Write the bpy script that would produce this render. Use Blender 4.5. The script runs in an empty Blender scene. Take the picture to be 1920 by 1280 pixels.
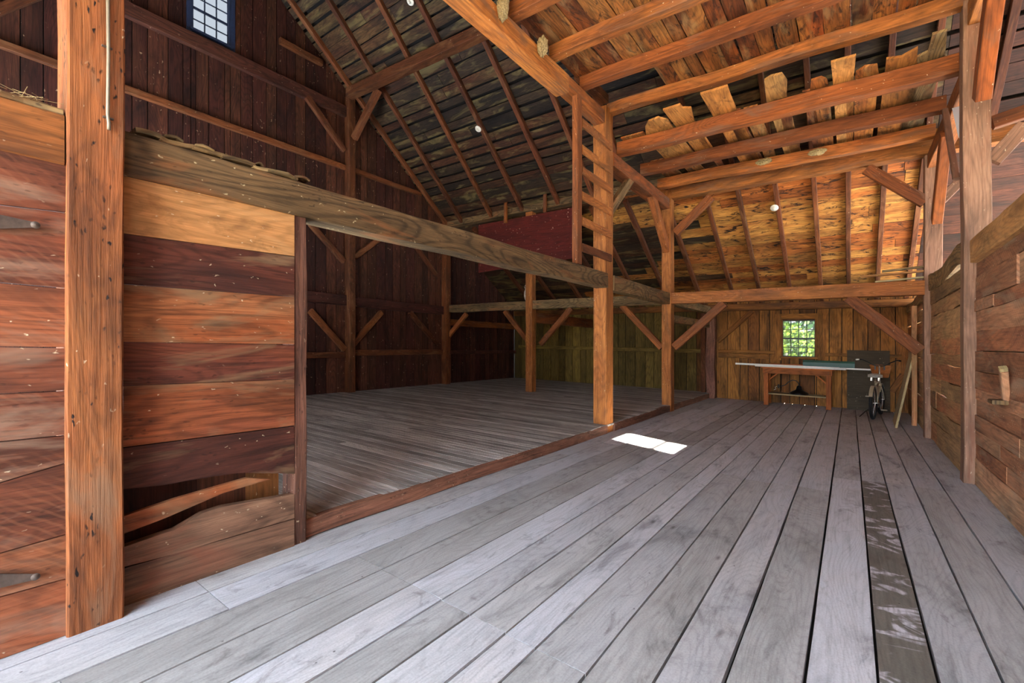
import bpy, math, random
from math import sin, cos, atan, pi, radians
from mathutils import Vector, noise, Matrix

C = bpy.context.scene.collection
SC = bpy.context.scene
# ------------------------------------------------------------------ camera
F, CY, H = 853.0, 642.5, 1.45
TH = atan(634 / F)
FX, FY, RX, RY = -sin(TH), cos(TH), cos(TH), sin(TH)
SX, SY = -.0150, -.0108          # the old floor is slightly out of level
cam = bpy.data.cameras.new('camera'); co = bpy.data.objects.new('camera', cam); C.objects.link(co)
co.location = (0, 0, H); co.rotation_euler = (pi / 2, 0, TH)
cam.sensor_width = 36; cam.lens = 36 * F / 1920; cam.shift_y = (CY - 640) / 1920
cam.clip_start = .05; cam.clip_end = 300
SC.camera = co
# ------------------------------------------------------------------ light
SC.view_settings.view_transform = 'Standard'; SC.view_settings.look = 'None'
SC.view_settings.gamma = 1; SC.view_settings.use_curve_mapping = False
SC.view_settings.exposure = 3.35
SC.cycles.max_bounces = 12; SC.cycles.diffuse_bounces = 8
w = bpy.data.worlds.new('sky'); SC.world = w; w.use_nodes = True
bg = w.node_tree.nodes['Background']; bg.inputs[0].default_value = (.80, .90, 1.02, 1); bg.inputs[1].default_value = 2.7
sun = bpy.data.lights.new('sun', 'SUN'); so = bpy.data.objects.new('sun', sun); C.objects.link(so)
SUNV = Vector((9.02, -2.98, 7.95)).normalized()
so.rotation_euler = SUNV.to_track_quat('Z', 'Y').to_euler(); so.location = (20, -6, 20)
sun.energy = 30; sun.angle = .009; sun.color = (1, .93, .82)

# ------------------------------------------------------------------ geometry helpers
def ray(u, v):
    a = (u - 960) / F
    x = FX + RX * a; y = FY + RY * a; z = (CY - v) / F
    return x, y, z - SX * x - SY * y
def onX(u, v, X): x, y, z = ray(u, v); t = X / x; return Vector((X, y * t, H + z * t))
def onY(u, v, Y): x, y, z = ray(u, v); t = Y / y; return Vector((x * t, Y, H + z * t))
def onZ(u, v, Z): x, y, z = ray(u, v); t = (Z - H) / z; return Vector((x * t, y * t, Z))
def M(p): return Vector((p[0], p[1], p[2] + SX * p[0] + SY * p[1]))
RS, RC, RZ = .77, 10.0, 5.15
RIDGE = 3.67
def roof_z(y):
    if y > 10.1: return RZ - RS * .1 - .645 * (y - 10.1)
    if y > RIDGE: return RZ + RS * (RC - y)
    return RZ + RS * (RC - RIDGE) - RS * (RIDGE - y)

class MB:
    def __init__(s, seed=0):
        s.v = []; s.f = []; s.uv = []; s.c = []; s.m = []; s.rg = random.Random(seed); s.mi = 0
    def tint(s): return (s.rg.random(), s.rg.random(), s.rg.random())
    def face(s, idx, uv, c): s.f.append(idx); s.uv.append(uv); s.c.append(c); s.m.append(s.mi)
    def slab(s, poly, n, th, ua, c=None, off=None):
        """prism: polygon (3-D points) pushed along n by th; grain runs along ua"""
        c = c or s.tint(); n = Vector(n).normalized(); ua = Vector(ua).normalized(); va = n.cross(ua)
        o = off or (c[0] * 40, c[1] * 40)
        b = len(s.v); P = [Vector(p) for p in poly]; k = len(P)
        Q = [p + n * th for p in P]
        s.v += P + Q
        t = lambda p, e=0: (p.dot(ua) + o[0], p.dot(va) + p.dot(n) + o[1])
        s.face([b + i for i in range(k)][::-1], [t(p) for p in P][::-1], c)
        s.face([b + k + i for i in range(k)], [t(p) for p in Q], c)
        for i in range(k):
            j = (i + 1) % k
            s.face([b + i, b + j, b + k + j, b + k + i], [t(P[i]), t(P[j]), t(Q[j]), t(Q[i])], c)
    def plank(s, a, b, wv, n, th, wob=.0, seg=0, c=None, endj=0, gapf=0, live=1.):
        """board from a to b (edge line), width vector wv, thickness th along n, wobbly long edges"""
        a, b, wv = Vector(a), Vector(b), Vector(wv); L = (b - a).length
        seg = seg or max(1, int(L / .25)) if wob else 1
        sd = s.rg.random() * 99; lo = []; hi = []
        for i in range(seg + 1):
            t = i / seg; p = a.lerp(b, t)
            e1 = (noise.noise(Vector((t * L * 1.5, sd, 0))) * wob) if wob else 0
            e2 = (noise.noise(Vector((t * L * 1.5, sd, 9))) * wob) if wob else 0
            d = (b - a).normalized() * (s.rg.uniform(-endj, endj) if i in (0, seg) else 0)
            lo.append(p + wv.normalized() * e1 + d); hi.append(p + wv + wv.normalized() * e2 + d)
        s.slab(lo + hi[::-1], n, th, b - a, c)
    def box(s, x0, x1, y0, y1, z0, z1, ax=0, c=None):
        s.beam((x0, (y0+y1)/2, (z0+z1)/2), (x1, (y0+y1)/2, (z0+z1)/2), y1-y0, z1-z0, c=c, ch=0, seg=1, up=(0,0,1)) if ax == 0 else \
        s.beam(((x0+x1)/2, y0, (z0+z1)/2), ((x0+x1)/2, y1, (z0+z1)/2), x1-x0, z1-z0, c=c, ch=0, seg=1, up=(0,0,1)) if ax == 1 else \
        s.beam(((x0+x1)/2, (y0+y1)/2, z0), ((x0+x1)/2, (y0+y1)/2, z1), x1-x0, y1-y0, c=c, ch=0, seg=1, up=(0,1,0))
    def beam(s, p0, p1, w_, h_, wob=0, seg=0, ch=.006, c=None, up=None, tap=1):
        """timber with axis p0-p1; w_ sideways, h_ along up"""
        p0, p1 = Vector(p0), Vector(p1); d = (p1 - p0); L = d.length; d.normalize()
        up = Vector(up) if up else (Vector((0, 0, 1)) if abs(d.z) < .9 else Vector((0, 1, 0)))
        sd = d.cross(up).normalized(); up = sd.cross(d).normalized()
        c = c or s.tint(); o = (c[0] * 40, c[1] * 40)
        seg = seg or (max(1, int(L / .22)) if wob else 1)
        hw, hh = w_ / 2, h_ / 2
        if ch: sec = [(-hw+ch,-hh),(hw-ch,-hh),(hw,-hh+ch),(hw,hh-ch),(hw-ch,hh),(-hw+ch,hh),(-hw,hh-ch),(-hw,-hh+ch)]
        else: sec = [(-hw,-hh),(hw,-hh),(hw,hh),(-hw,hh)]
        K = len(sec); per = [0]
        for i in range(K):
            q = sec[(i+1) % K]; per.append(per[-1] + math.hypot(q[0]-sec[i][0], q[1]-sec[i][1]))
        b = len(s.v); q0 = s.rg.random() * 90
        for k in range(seg + 1):
            t = k / seg; p = p0.lerp(p1, t); f = 1 + (tap - 1) * t
            dx = noise.noise(Vector((t*L*.9, q0, 1))) * wob * 1.2 if wob and 0 < k < seg else 0
            dy = noise.noise(Vector((t*L*.9, q0, 5))) * wob * 1.2 if wob and 0 < k < seg else 0
            for i, (x, y) in enumerate(sec):
                e = 1 + (noise.noise(Vector((t*L*3, q0 + i*7, 3))) * wob * 3 if wob else 0)
                s.v.append(p + sd * (x*f*e + dx) + up * (y*f*e + dy))
        for k in range(seg):
            for i in range(K):
                j = (i+1) % K; u0, u1 = k/seg*L+o[0], (k+1)/seg*L+o[0]
                s.face([b+k*K+i, b+k*K+j, b+(k+1)*K+j, b+(k+1)*K+i],
                       [(u0, per[i]+o[1]), (u0, per[i+1]+o[1]), (u1, per[i+1]+o[1]), (u1, per[i]+o[1])], c)
        e0 = [(y*.3+o[0], x+o[1]) for x, y in sec]
        s.face([b+i for i in range(K)][::-1], e0[::-1], c); s.face([b+seg*K+i for i in range(K)], e0, c)
    def tube(s, pts, r, K=10, c=None, cap=True, closed=False):
        pts = [Vector(p) for p in pts]; n = len(pts); c = c or s.tint(); b = len(s.v); L = 0
        rr = r if isinstance(r, (list, tuple)) else [r] * n
        prev = None; ls = []
        for i, p in enumerate(pts):
            if closed: d = pts[(i+1) % n] - pts[i-1]
            else: d = pts[min(i+1, n-1)] - pts[max(i-1, 0)]
            d.normalize()
            if prev is None: a = d.orthogonal().normalized()
            else: a = (prev - d * prev.dot(d)).normalized()
            prev = a; q = d.cross(a)
            if i: L += (p - pts[i-1]).length
            ls.append(L)
            for k in range(K):
                t = 2*pi*k/K; s.v.append(p + (a*cos(t) + q*sin(t)) * rr[i])
        for i in range(n if closed else n-1):
            j = (i+1) % n
            for k in range(K):
                m = (k+1) % K
                s.face([b+i*K+k, b+i*K+m, b+j*K+m, b+j*K+k], [(ls[i], k/K*.1), (ls[i], (k+1)/K*.1), (ls[j], (k+1)/K*.1), (ls[j], k/K*.1)], c)
        if cap and not closed:
            s.face([b+k for k in range(K)][::-1], [(0, 0)]*K, c); s.face([b+(n-1)*K+k for k in range(K)], [(0, 0)]*K, c)
    def lathe(s, o, prof, K=24, ax=(0, 0, 1), c=None, sx=1):
        """prof: list of (r, h) along ax from o"""
        ax = Vector(ax).normalized(); a = ax.orthogonal().normalized(); q = ax.cross(a); c = c or s.tint(); b = len(s.v)
        for r, h in prof:
            for k in range(K):
                t = 2*pi*k/K; s.v.append(Vector(o) + ax*h + (a*cos(t)*sx + q*sin(t))*r)
        n = len(prof)
        for i in range(n-1):
            for k in range(K):
                m = (k+1) % K
                s.face([b+i*K+k, b+i*K+m, b+(i+1)*K+m, b+(i+1)*K+k], [(i*.1, k/K), (i*.1, (k+1)/K), (i*.1+.1, (k+1)/K), (i*.1+.1, k/K)], c)
        s.face([b+k for k in range(K)][::-1], [(0, 0)]*K, c); s.face([b+(n-1)*K+k for k in range(K)], [(0, 0)]*K, c)
    def blob(s, o, r, amp=.3, n=10, seed=1, freq=3.):
        o = Vector(o); b = len(s.v); c = s.tint(); R = Vector(r) if hasattr(r, '__len__') else Vector((r, r, r)); K = n*2
        for i in range(n+1):
            ph = pi*i/n
            for k in range(K):
                t = 2*pi*k/K; d = Vector((sin(ph)*cos(t), sin(ph)*sin(t), cos(ph)))
                e = 1 + amp*noise.noise(d*freq + Vector((seed*3.1, seed, 0)))
                s.v.append(o + Vector((d.x*R.x, d.y*R.y, d.z*R.z))*e)
        for i in range(n):
            for k in range(K):
                m = (k+1) % K
                s.face([b+i*K+k, b+(i+1)*K+k, b+(i+1)*K+m, b+i*K+m], [(k/K, i/n), (k/K, (i+1)/n), ((k+1)/K, (i+1)/n), ((k+1)/K, i/n)], c)

def obj(name, mb, mat, parent=None, label=None, cat=None, group=None, kind=None, smooth=False):
    P = [M(p) for p in mb.v]
    lo = Vector((min(p.x for p in P), min(p.y for p in P), min(p.z for p in P))); hi = Vector((max(p.x for p in P), max(p.y for p in P), max(p.z for p in P)))
    org = Vector(((lo.x+hi.x)/2, (lo.y+hi.y)/2, lo.z))
    me = bpy.data.meshes.new(name); me.from_pydata([p - org for p in P], [], mb.f)
    me.color_attributes.new('rnd', 'FLOAT_COLOR', 'CORNER'); me.uv_layers.new(name='UVMap')
    uv = me.uv_layers['UVMap']; col = me.color_attributes['rnd']
    fu = []; fc = []
    for u, c in zip(mb.uv, mb.c):
        for q in u: fu += q; fc += (c[0], c[1], c[2], 1)
    uv.data.foreach_set('uv', fu); col.data.foreach_set('color', fc)
    mats = mat if isinstance(mat, list) else [mat]
    for m_ in mats: me.materials.append(m_)
    me.polygons.foreach_set('material_index', mb.m)
    if smooth: me.polygons.foreach_set('use_smooth', [True]*len(mb.f))
    me.validate(); me.update()
    o = bpy.data.objects.new(name, me); C.objects.link(o)
    o.location = org - (parent_loc(parent) if parent else Vector())
    if parent: o.parent = parent
    if label: o['label'] = label
    if cat: o['category'] = cat
    if group: o['group'] = group
    if kind: o['kind'] = kind
    return o
def parent_loc(p):
    v = Vector(p.location)
    while p.parent: p = p.parent; v += Vector(p.location)
    return v
def thing(name, loc, label, cat, group=None):
    o = bpy.data.objects.new(name, None); C.objects.link(o); o.empty_display_size = .1
    o.location = M(loc); o['label'] = label; o['category'] = cat
    if group: o['group'] = group
    return o

# ------------------------------------------------------------------ materials
def hx(h, k=1.0):
    h = h.lstrip('#'); v = [int(h[i:i+2], 16)/255 for i in (0, 2, 4)]
    return tuple((x/12.92 if x <= .04045 else ((x+.055)/1.055)**2.4)*k for x in v) + (1,)
class NT:
    def __init__(s, name):
        s.m = bpy.data.materials.new(name); s.m.use_nodes = True; s.t = s.m.node_tree; s.N = s.t.nodes; s.L = s.t.links
        s.b = s.N['Principled BSDF']
    def n(s, ty, **kw):
        x = s.N.new(ty)
        for k, v in kw.items():
            if isinstance(k, str) and k.startswith('i_'): x.inputs[int(k[2:])].default_value = v
            else: setattr(x, k, v)
        return x
    def put(s, sock, v):
        if hasattr(v, 'node'): s.L.new(v, sock)
        else: sock.default_value = v
    def math(s, op, a, b=0, cl=False):
        x = s.N.new('ShaderNodeMath'); x.operation = op; x.use_clamp = cl; s.put(x.inputs[0], a); s.put(x.inputs[1], b); return x.outputs[0]
    def ramp(s, fac, stops, interp='LINEAR'):
        x = s.N.new('ShaderNodeValToRGB'); s.L.new(fac, x.inputs[0]); e = x.color_ramp.elements; x.color_ramp.interpolation = interp
        while len(e) < len(stops): e.new(.5)
        for i, (p, c) in enumerate(stops):
            e[i].position = p; e[i].color = c if hasattr(c, '__len__') else (c, c, c, 1)
        return x.outputs[0]
    def mix(s, ty, fac, a, b):
        x = s.N.new('ShaderNodeMix'); x.data_type = 'RGBA'; x.blend_type = ty
        s.put(x.inputs[0], fac); s.put(x.inputs[6], a); s.put(x.inputs[7], b); return x.outputs[2]
    def noise(s, vec, sc, det=4, rough=.6, dist=0):
        x = s.N.new('ShaderNodeTexNoise'); s.L.new(vec, x.inputs['Vector']); x.inputs['Scale'].default_value = sc
        x.inputs['Detail'].default_value = det; x.inputs['Roughness'].default_value = rough; x.inputs['Distortion'].default_value = dist
        return x.outputs[0]
    def vor(s, vec, sc):
        x = s.N.new('ShaderNodeTexVoronoi'); s.L.new(vec, x.inputs['Vector']); x.inputs['Scale'].default_value = sc; return x.outputs['Distance'], x.outputs['Color']
    def mp(s, vec, sx, sy, sz=1, loc=(0, 0, 0)):
        x = s.N.new('ShaderNodeMapping'); s.L.new(vec, x.inputs[0]); x.inputs['Scale'].default_value = (sx, sy, sz); x.inputs['Location'].default_value = loc; return x.outputs[0]

def wood(name, tints, grain=.55, knots=.5, specks=0., speckc='#d8c8a8', stain=.35, rings=.25, rough=.75, bump=.25, wide=1., pits=0., dark='#160a06', knotc='#1c0d06', patch=None, spec=.3, blotch=0., kerf=0., kscale=1., spk=(26, 44)):
    s = NT(name)
    uv = s.n('ShaderNodeUVMap', uv_map='UVMap').outputs[0]
    at = s.n('ShaderNodeAttribute', attribute_name='rnd'); rgb = s.n('ShaderNodeSeparateColor'); s.L.new(at.outputs['Color'], rgb.inputs[0])
    r0, r1, r2 = rgb.outputs[0], rgb.outputs[1], rgb.outputs[2]
    big = s.noise(s.mp(uv, .9*wide, 3.2*wide), 1.0, 4, .6, .6)
    k = len(tints)
    tfac = s.math('ADD', s.math('MULTIPLY', r0, .75), s.math('MULTIPLY', s.math('SUBTRACT', big, .38), .9), True)
    base = s.ramp(tfac, [(i/(k-1) if k > 1 else 0, hx(t)) for i, t in enumerate(tints)])
    # per board value shift
    base = s.mix('MULTIPLY', 1, base, s.ramp(r2, [(0, .62), (1, 1.12)]))
    g1 = s.noise(s.mp(uv, 1.3, 34), 1.0, 7, .68, .35)
    g2 = s.noise(s.mp(uv, 5, 150), 1.0, 4, .6)
    gr = s.ramp(g1, [(.33, 1-grain), (.52, 1.0), (.7, 1.15)])
    base = s.mix('MULTIPLY', 1, base, gr)
    base = s.mix('MULTIPLY', 1, base, s.ramp(g2, [(.35, 1-grain*.5), (.6, 1.06)]))
    if rings:
        cn = s.noise(s.mp(uv, .45, 2.6, 1, (2, 60, 0)), 1.0, 2.0, .35, .3)
        sn = s.math('ADD', s.math('MULTIPLY', s.math('SINE', s.math('MULTIPLY', cn, 150)), .5), .5)
        base = s.mix('MULTIPLY', 1, base, s.ramp(sn, [(0, 1-rings*1.3), (.4, 1.0), (1, 1.06)]))
    if stain:
        st = s.noise(s.mp(uv, .8, 2.4, 1, (7, 3, 0)), 1.0, 5, .62, 1.2)
        base = s.mix('MULTIPLY', 1, base, s.ramp(st, [(.34, 1-stain), (.56, 1.0)]))
    if blotch:
        st = s.noise(s.mp(uv, 2.2, 6, 1, (17, 3, 0)), 1.0, 5, .7, 1.8)
        base = s.mix('MIX', s.math('MULTIPLY', s.ramp(st, [(.53, 0), (.63, 1)]), blotch), base, hx(dark, 2.2))
    if patch:
        pt = s.noise(s.mp(uv, 1.1, 4.5, 1, (31, 3, 0)), 1.0, 4, .6, 1.0)
        base = s.mix('MIX', s.ramp(pt, [(.53, 0), (.68, patch[1])]), base, hx(patch[0]))
    if knots:
        d, c = s.vor(s.mp(uv, 1.5*kscale, 5.5*kscale), 1.0); sc = s.n('ShaderNodeSeparateColor'); s.L.new(c, sc.inputs[0])
        f = s.math('MULTIPLY', s.ramp(d, [(.03, 1), (.13, 0)]), s.math('GREATER_THAN', sc.outputs[0], .55))
        f2 = s.math('MULTIPLY', s.ramp(d, [(.0, .6), (.32, 0)]), s.math('GREATER_THAN', sc.outputs[0], .55))
        base = s.mix('MIX', s.math('MULTIPLY', f, knots), base, hx(knotc))
        base = s.mix('MIX', s.math('MULTIPLY', f2, knots*.5), base, hx(dark, 1.6))
    if kerf:
        wv = s.n('ShaderNodeTexWave', bands_direction='X'); mpn = s.n('ShaderNodeMapping'); s.L.new(uv, mpn.inputs[0]); mpn.inputs['Rotation'].default_value = (0, 0, .9); mpn.inputs['Scale'].default_value = (1, 1, 1)
        s.L.new(mpn.outputs[0], wv.inputs[0]); wv.inputs['Scale'].default_value = 9; wv.inputs['Distortion'].default_value = 3.5; wv.inputs['Detail'].default_value = 2; wv.inputs['Detail Scale'].default_value = .8
        km = s.ramp(s.noise(s.mp(uv, 1.2, 3, 1, (40, 0, 0)), 1, 3), [(.42, 0), (.6, 1)])
        base = s.mix('MIX', s.math('MULTIPLY', s.math('MULTIPLY', s.ramp(wv.outputs['Fac'], [(.6, 0), (.95, 1)]), km), kerf), base, hx(tints[-1], 1.35))
    def warp(v, a, sc_=6.):
        nz = s.N.new('ShaderNodeTexNoise'); s.L.new(v, nz.inputs['Vector']); nz.inputs['Scale'].default_value = sc_; nz.inputs['Detail'].default_value = 2
        vm = s.N.new('ShaderNodeVectorMath'); vm.operation = 'MULTIPLY_ADD'; s.L.new(nz.outputs['Color'], vm.inputs[0]); vm.inputs[1].default_value = (a, a, 0); s.L.new(v, vm.inputs[2]); return vm.outputs[0]
    if pits:
        d, c = s.vor(warp(s.mp(uv, 20, 48), 1.3, 1.), 1.0); sc = s.n('ShaderNodeSeparateColor'); s.L.new(c, sc.inputs[0])
        pm = s.ramp(s.noise(s.mp(uv, 2, 5, 1, (4, 4, 4)), 1., 3), [(.45, 0), (.6, 1)])
        f = s.math('MULTIPLY', s.math('MULTIPLY', s.ramp(d, [(.16, 1), (.34, 0)]), s.math('GREATER_THAN', sc.outputs[1], .55)), pm)
        base = s.mix('MIX', s.math('MULTIPLY', f, pits), base, hx(dark))
    if specks:
        d, c = s.vor(warp(s.mp(uv, spk[0], spk[1], 1, (3, 8, 1)), 1.6, 1.), 1.0); sc = s.n('ShaderNodeSeparateColor'); s.L.new(c, sc.inputs[0])
        pm = s.ramp(s.noise(s.mp(uv, .9, 2.5, 1, (9, 4, 4)), 1., 3), [(.42, 0), (.62, 1)])
        f = s.math('MULTIPLY', s.math('MULTIPLY', s.ramp(d, [(.07, 1), (.2, 0)]), s.math('GREATER_THAN', sc.outputs[2], 1-.22*specks)), pm)
        base = s.mix('MIX', s.math('MULTIPLY', f, .85), base, hx(speckc))
    s.L.new(base, s.b.inputs['Base Color'])
    s.b.inputs['Roughness'].default_value = rough; s.b.inputs['Specular IOR Level'].default_value = spec
    if bump:
        bp = s.n('ShaderNodeBump'); bp.inputs['Strength'].default_value = bump; bp.inputs['Distance'].default_value = .012
        s.L.new(s.math('ADD', g1, s.math('MULTIPLY', g2, .3)), bp.inputs['Height']); s.L.new(bp.outputs[0], s.b.inputs['Normal'])
    return s.m
def plain(name, col, rough=.6, metal=0, nz=0., sc=20, bump=0, spec=.4):
    s = NT(name); tc = s.n('ShaderNodeTexCoord').outputs['Object']
    v = s.noise(tc, sc, 4, .6)
    s.L.new(s.mix('MULTIPLY', 1, hx(col), s.ramp(v, [(.3, 1-nz), (.65, 1.0+nz*.2)])), s.b.inputs['Base Color'])
    s.b.inputs['Roughness'].default_value = rough; s.b.inputs['Metallic'].default_value = metal; s.b.inputs['Specular IOR Level'].default_value = spec
    if bump:
        bp = s.n('ShaderNodeBump'); bp.inputs['Strength'].default_value = bump; bp.inputs['Distance'].default_value = .01; s.L.new(v, bp.inputs['Height']); s.L.new(bp.outputs[0], s.b.inputs['Normal'])
    return s.m

W = {}
W['red'] = wood('red_brown_boards', ['#4a2a22', '#703a28', '#94522c', '#b07c50'], grain=.5, knots=.7, specks=.25, stain=.55, rings=.2, pits=.5, patch=('#866c4e', .65), kerf=0, bump=.35)
W['door'] = wood('hinged_door_boards', ['#5c3020', '#764028', '#8a4e2e', '#986442'], grain=.4, knots=.5, specks=.2, stain=.45, rings=.2, pits=.4, patch=('#8c7460', .5), kerf=.12, bump=.35)
W['tanb']   = wood('tan_boards', ['#9c5c2e', '#b0743e', '#bc8c58'], grain=.3, knots=.4, specks=.3, stain=.4, rings=.12, patch=('#b48c5c', .6), blotch=.25)
W['lowb']   = wood('worn_low_boards', ['#6c4c3a', '#80604a', '#94745c'], grain=.45, knots=.4, specks=.4, stain=.5, rings=.2, patch=('#7c4430', .5), bump=.5)
W['rwall'] = wood('right_wall_boards', ['#7c4a38', '#ac6c48', '#bc8460', '#c49c74'], grain=.45, knots=.6, specks=.7, stain=.5, rings=.14, patch=('#94806a', .6), kerf=.12, bump=.4)
W['rwall2'] = wood('far_right_boards', ['#947450', '#c89c68', '#c47c50', '#d0ac7c'], grain=.42, knots=.5, specks=.4, stain=.4, rings=.12, patch=('#a08458', .6), bump=.35)
W['post'] = wood('hewn_post', ['#683a20', '#884e28', '#9c6434'], grain=.35, knots=.6, specks=.1, stain=.5, rings=.12, pits=1.6, bump=.6, patch=('#7c6048', .6))
W['post2'] = wood('orange_post', ['#764020', '#985628', '#ac6c34'], grain=.4, knots=.4, specks=.3, stain=.45, rings=.15, bump=.4, patch=('#64402a', .6), pits=.5)
W['rpost'] = wood('pinkish_post', ['#684838', '#805c48', '#906e58'], grain=.35, knots=.3, specks=.4, stain=.45, rings=.12, patch=('#6c3c28', .55))
W['beam'] = wood('weathered_beam', ['#6c5438', '#8c7048', '#a88e62'], grain=.5, knots=.6, specks=.5, speckc='#c8b890', stain=.5, rings=.35, pits=.6, bump=.5, patch=('#905c34', .6), spk=(18,26))
W['joist'] = wood('orange_joist', ['#80421c', '#a05824', '#b87434'], grain=.45, knots=.6, specks=.12, stain=.55, rings=.14, patch=('#684a38', .7), bump=.35)
W['rafter'] = wood('rafter_wood', ['#5e2e16', '#74401e', '#6a361e'], grain=.45, knots=.3, specks=.1, stain=.5, rings=.15, patch=('#7c5434', .5))
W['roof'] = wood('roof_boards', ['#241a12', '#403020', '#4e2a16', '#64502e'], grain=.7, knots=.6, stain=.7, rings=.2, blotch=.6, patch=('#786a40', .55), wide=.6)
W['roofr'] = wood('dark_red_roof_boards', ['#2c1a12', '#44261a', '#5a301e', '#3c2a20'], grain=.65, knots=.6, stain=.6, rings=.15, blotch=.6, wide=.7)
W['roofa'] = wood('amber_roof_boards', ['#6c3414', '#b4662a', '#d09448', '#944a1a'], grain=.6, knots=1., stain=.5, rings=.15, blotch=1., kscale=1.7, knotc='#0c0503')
W['loft'] = wood('loft_boards', ['#50240f', '#8e4a1a', '#b07234', '#923c14'], grain=.5, knots=.9, stain=.6, rings=.2, blotch=.85, patch=('#b08c5c', .4))
W['slab'] = wood('slab_wood', ['#b46c2c', '#c88440', '#b08850'], grain=.35, knots=.5, stain=.45, rings=.15, blotch=.5)
W['gable'] = wood('dark_siding', ['#34180f', '#4a231a', '#5a3220', '#44281c'], grain=.55, knots=.5, specks=1.6, speckc='#a88c70', stain=.55, rings=.25, spk=(11, 17))
W['back'] = wood('back_siding', ['#5a3416', '#8a5420', '#a46c2c', '#704418'], grain=.55, knots=.9, stain=.55, rings=.16, kscale=1.3)
W['backd']  = wood('back_siding_olive', ['#5e4c22', '#7a642c', '#8c7434'], grain=.5, knots=.5, stain=.4, rings=.2)
W['panel'] = wood('red_painted_panel', ['#641c14', '#702218'], grain=.3, knots=.1, specks=2.6, speckc='#d0a890', stain=.3, rings=.1, spk=(12, 15))
W['plat'] = wood('platform_boards', ['#9c948c', '#b4aea6', '#c6c0ba'], grain=.42, knots=.3, specks=.15, stain=.42, rings=.08, bump=.35)
W['bench']  = wood('bench_wood', ['#a85a28', '#b4662e'], grain=.35, knots=.5, stain=.2, rings=.2)
W['pale']   = wood('pale_board', ['#b09a6c', '#bca67a'], grain=.25, knots=.2, stain=.2, rings=.15)
W['kick'] = wood('kick_board', ['#7c5040', '#94664e', '#a08068'], grain=.55, knots=.2, specks=.8, stain=.5, rings=.1, bump=.7, pits=.8)
M_dark = plain('dark_void', '#0c0806', .95)
M_white = plain('white_paint', '#d8d4c8', .45, nz=.1)
M_black = plain('black_metal', '#0c0d0e', .4, nz=.2)
M_iron = plain('aged_iron', '#5c5048', .5, .4, nz=.4)
M_green = plain('green_metal', '#1f4a3a', .4, nz=.15, sc=6)
M_nest = plain('mud_nest', '#9c8860', .95, nz=.6, sc=60, bump=1)
M_conduit = plain('conduit_pipe', '#8c8270', .45, .2, nz=.2)

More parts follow.
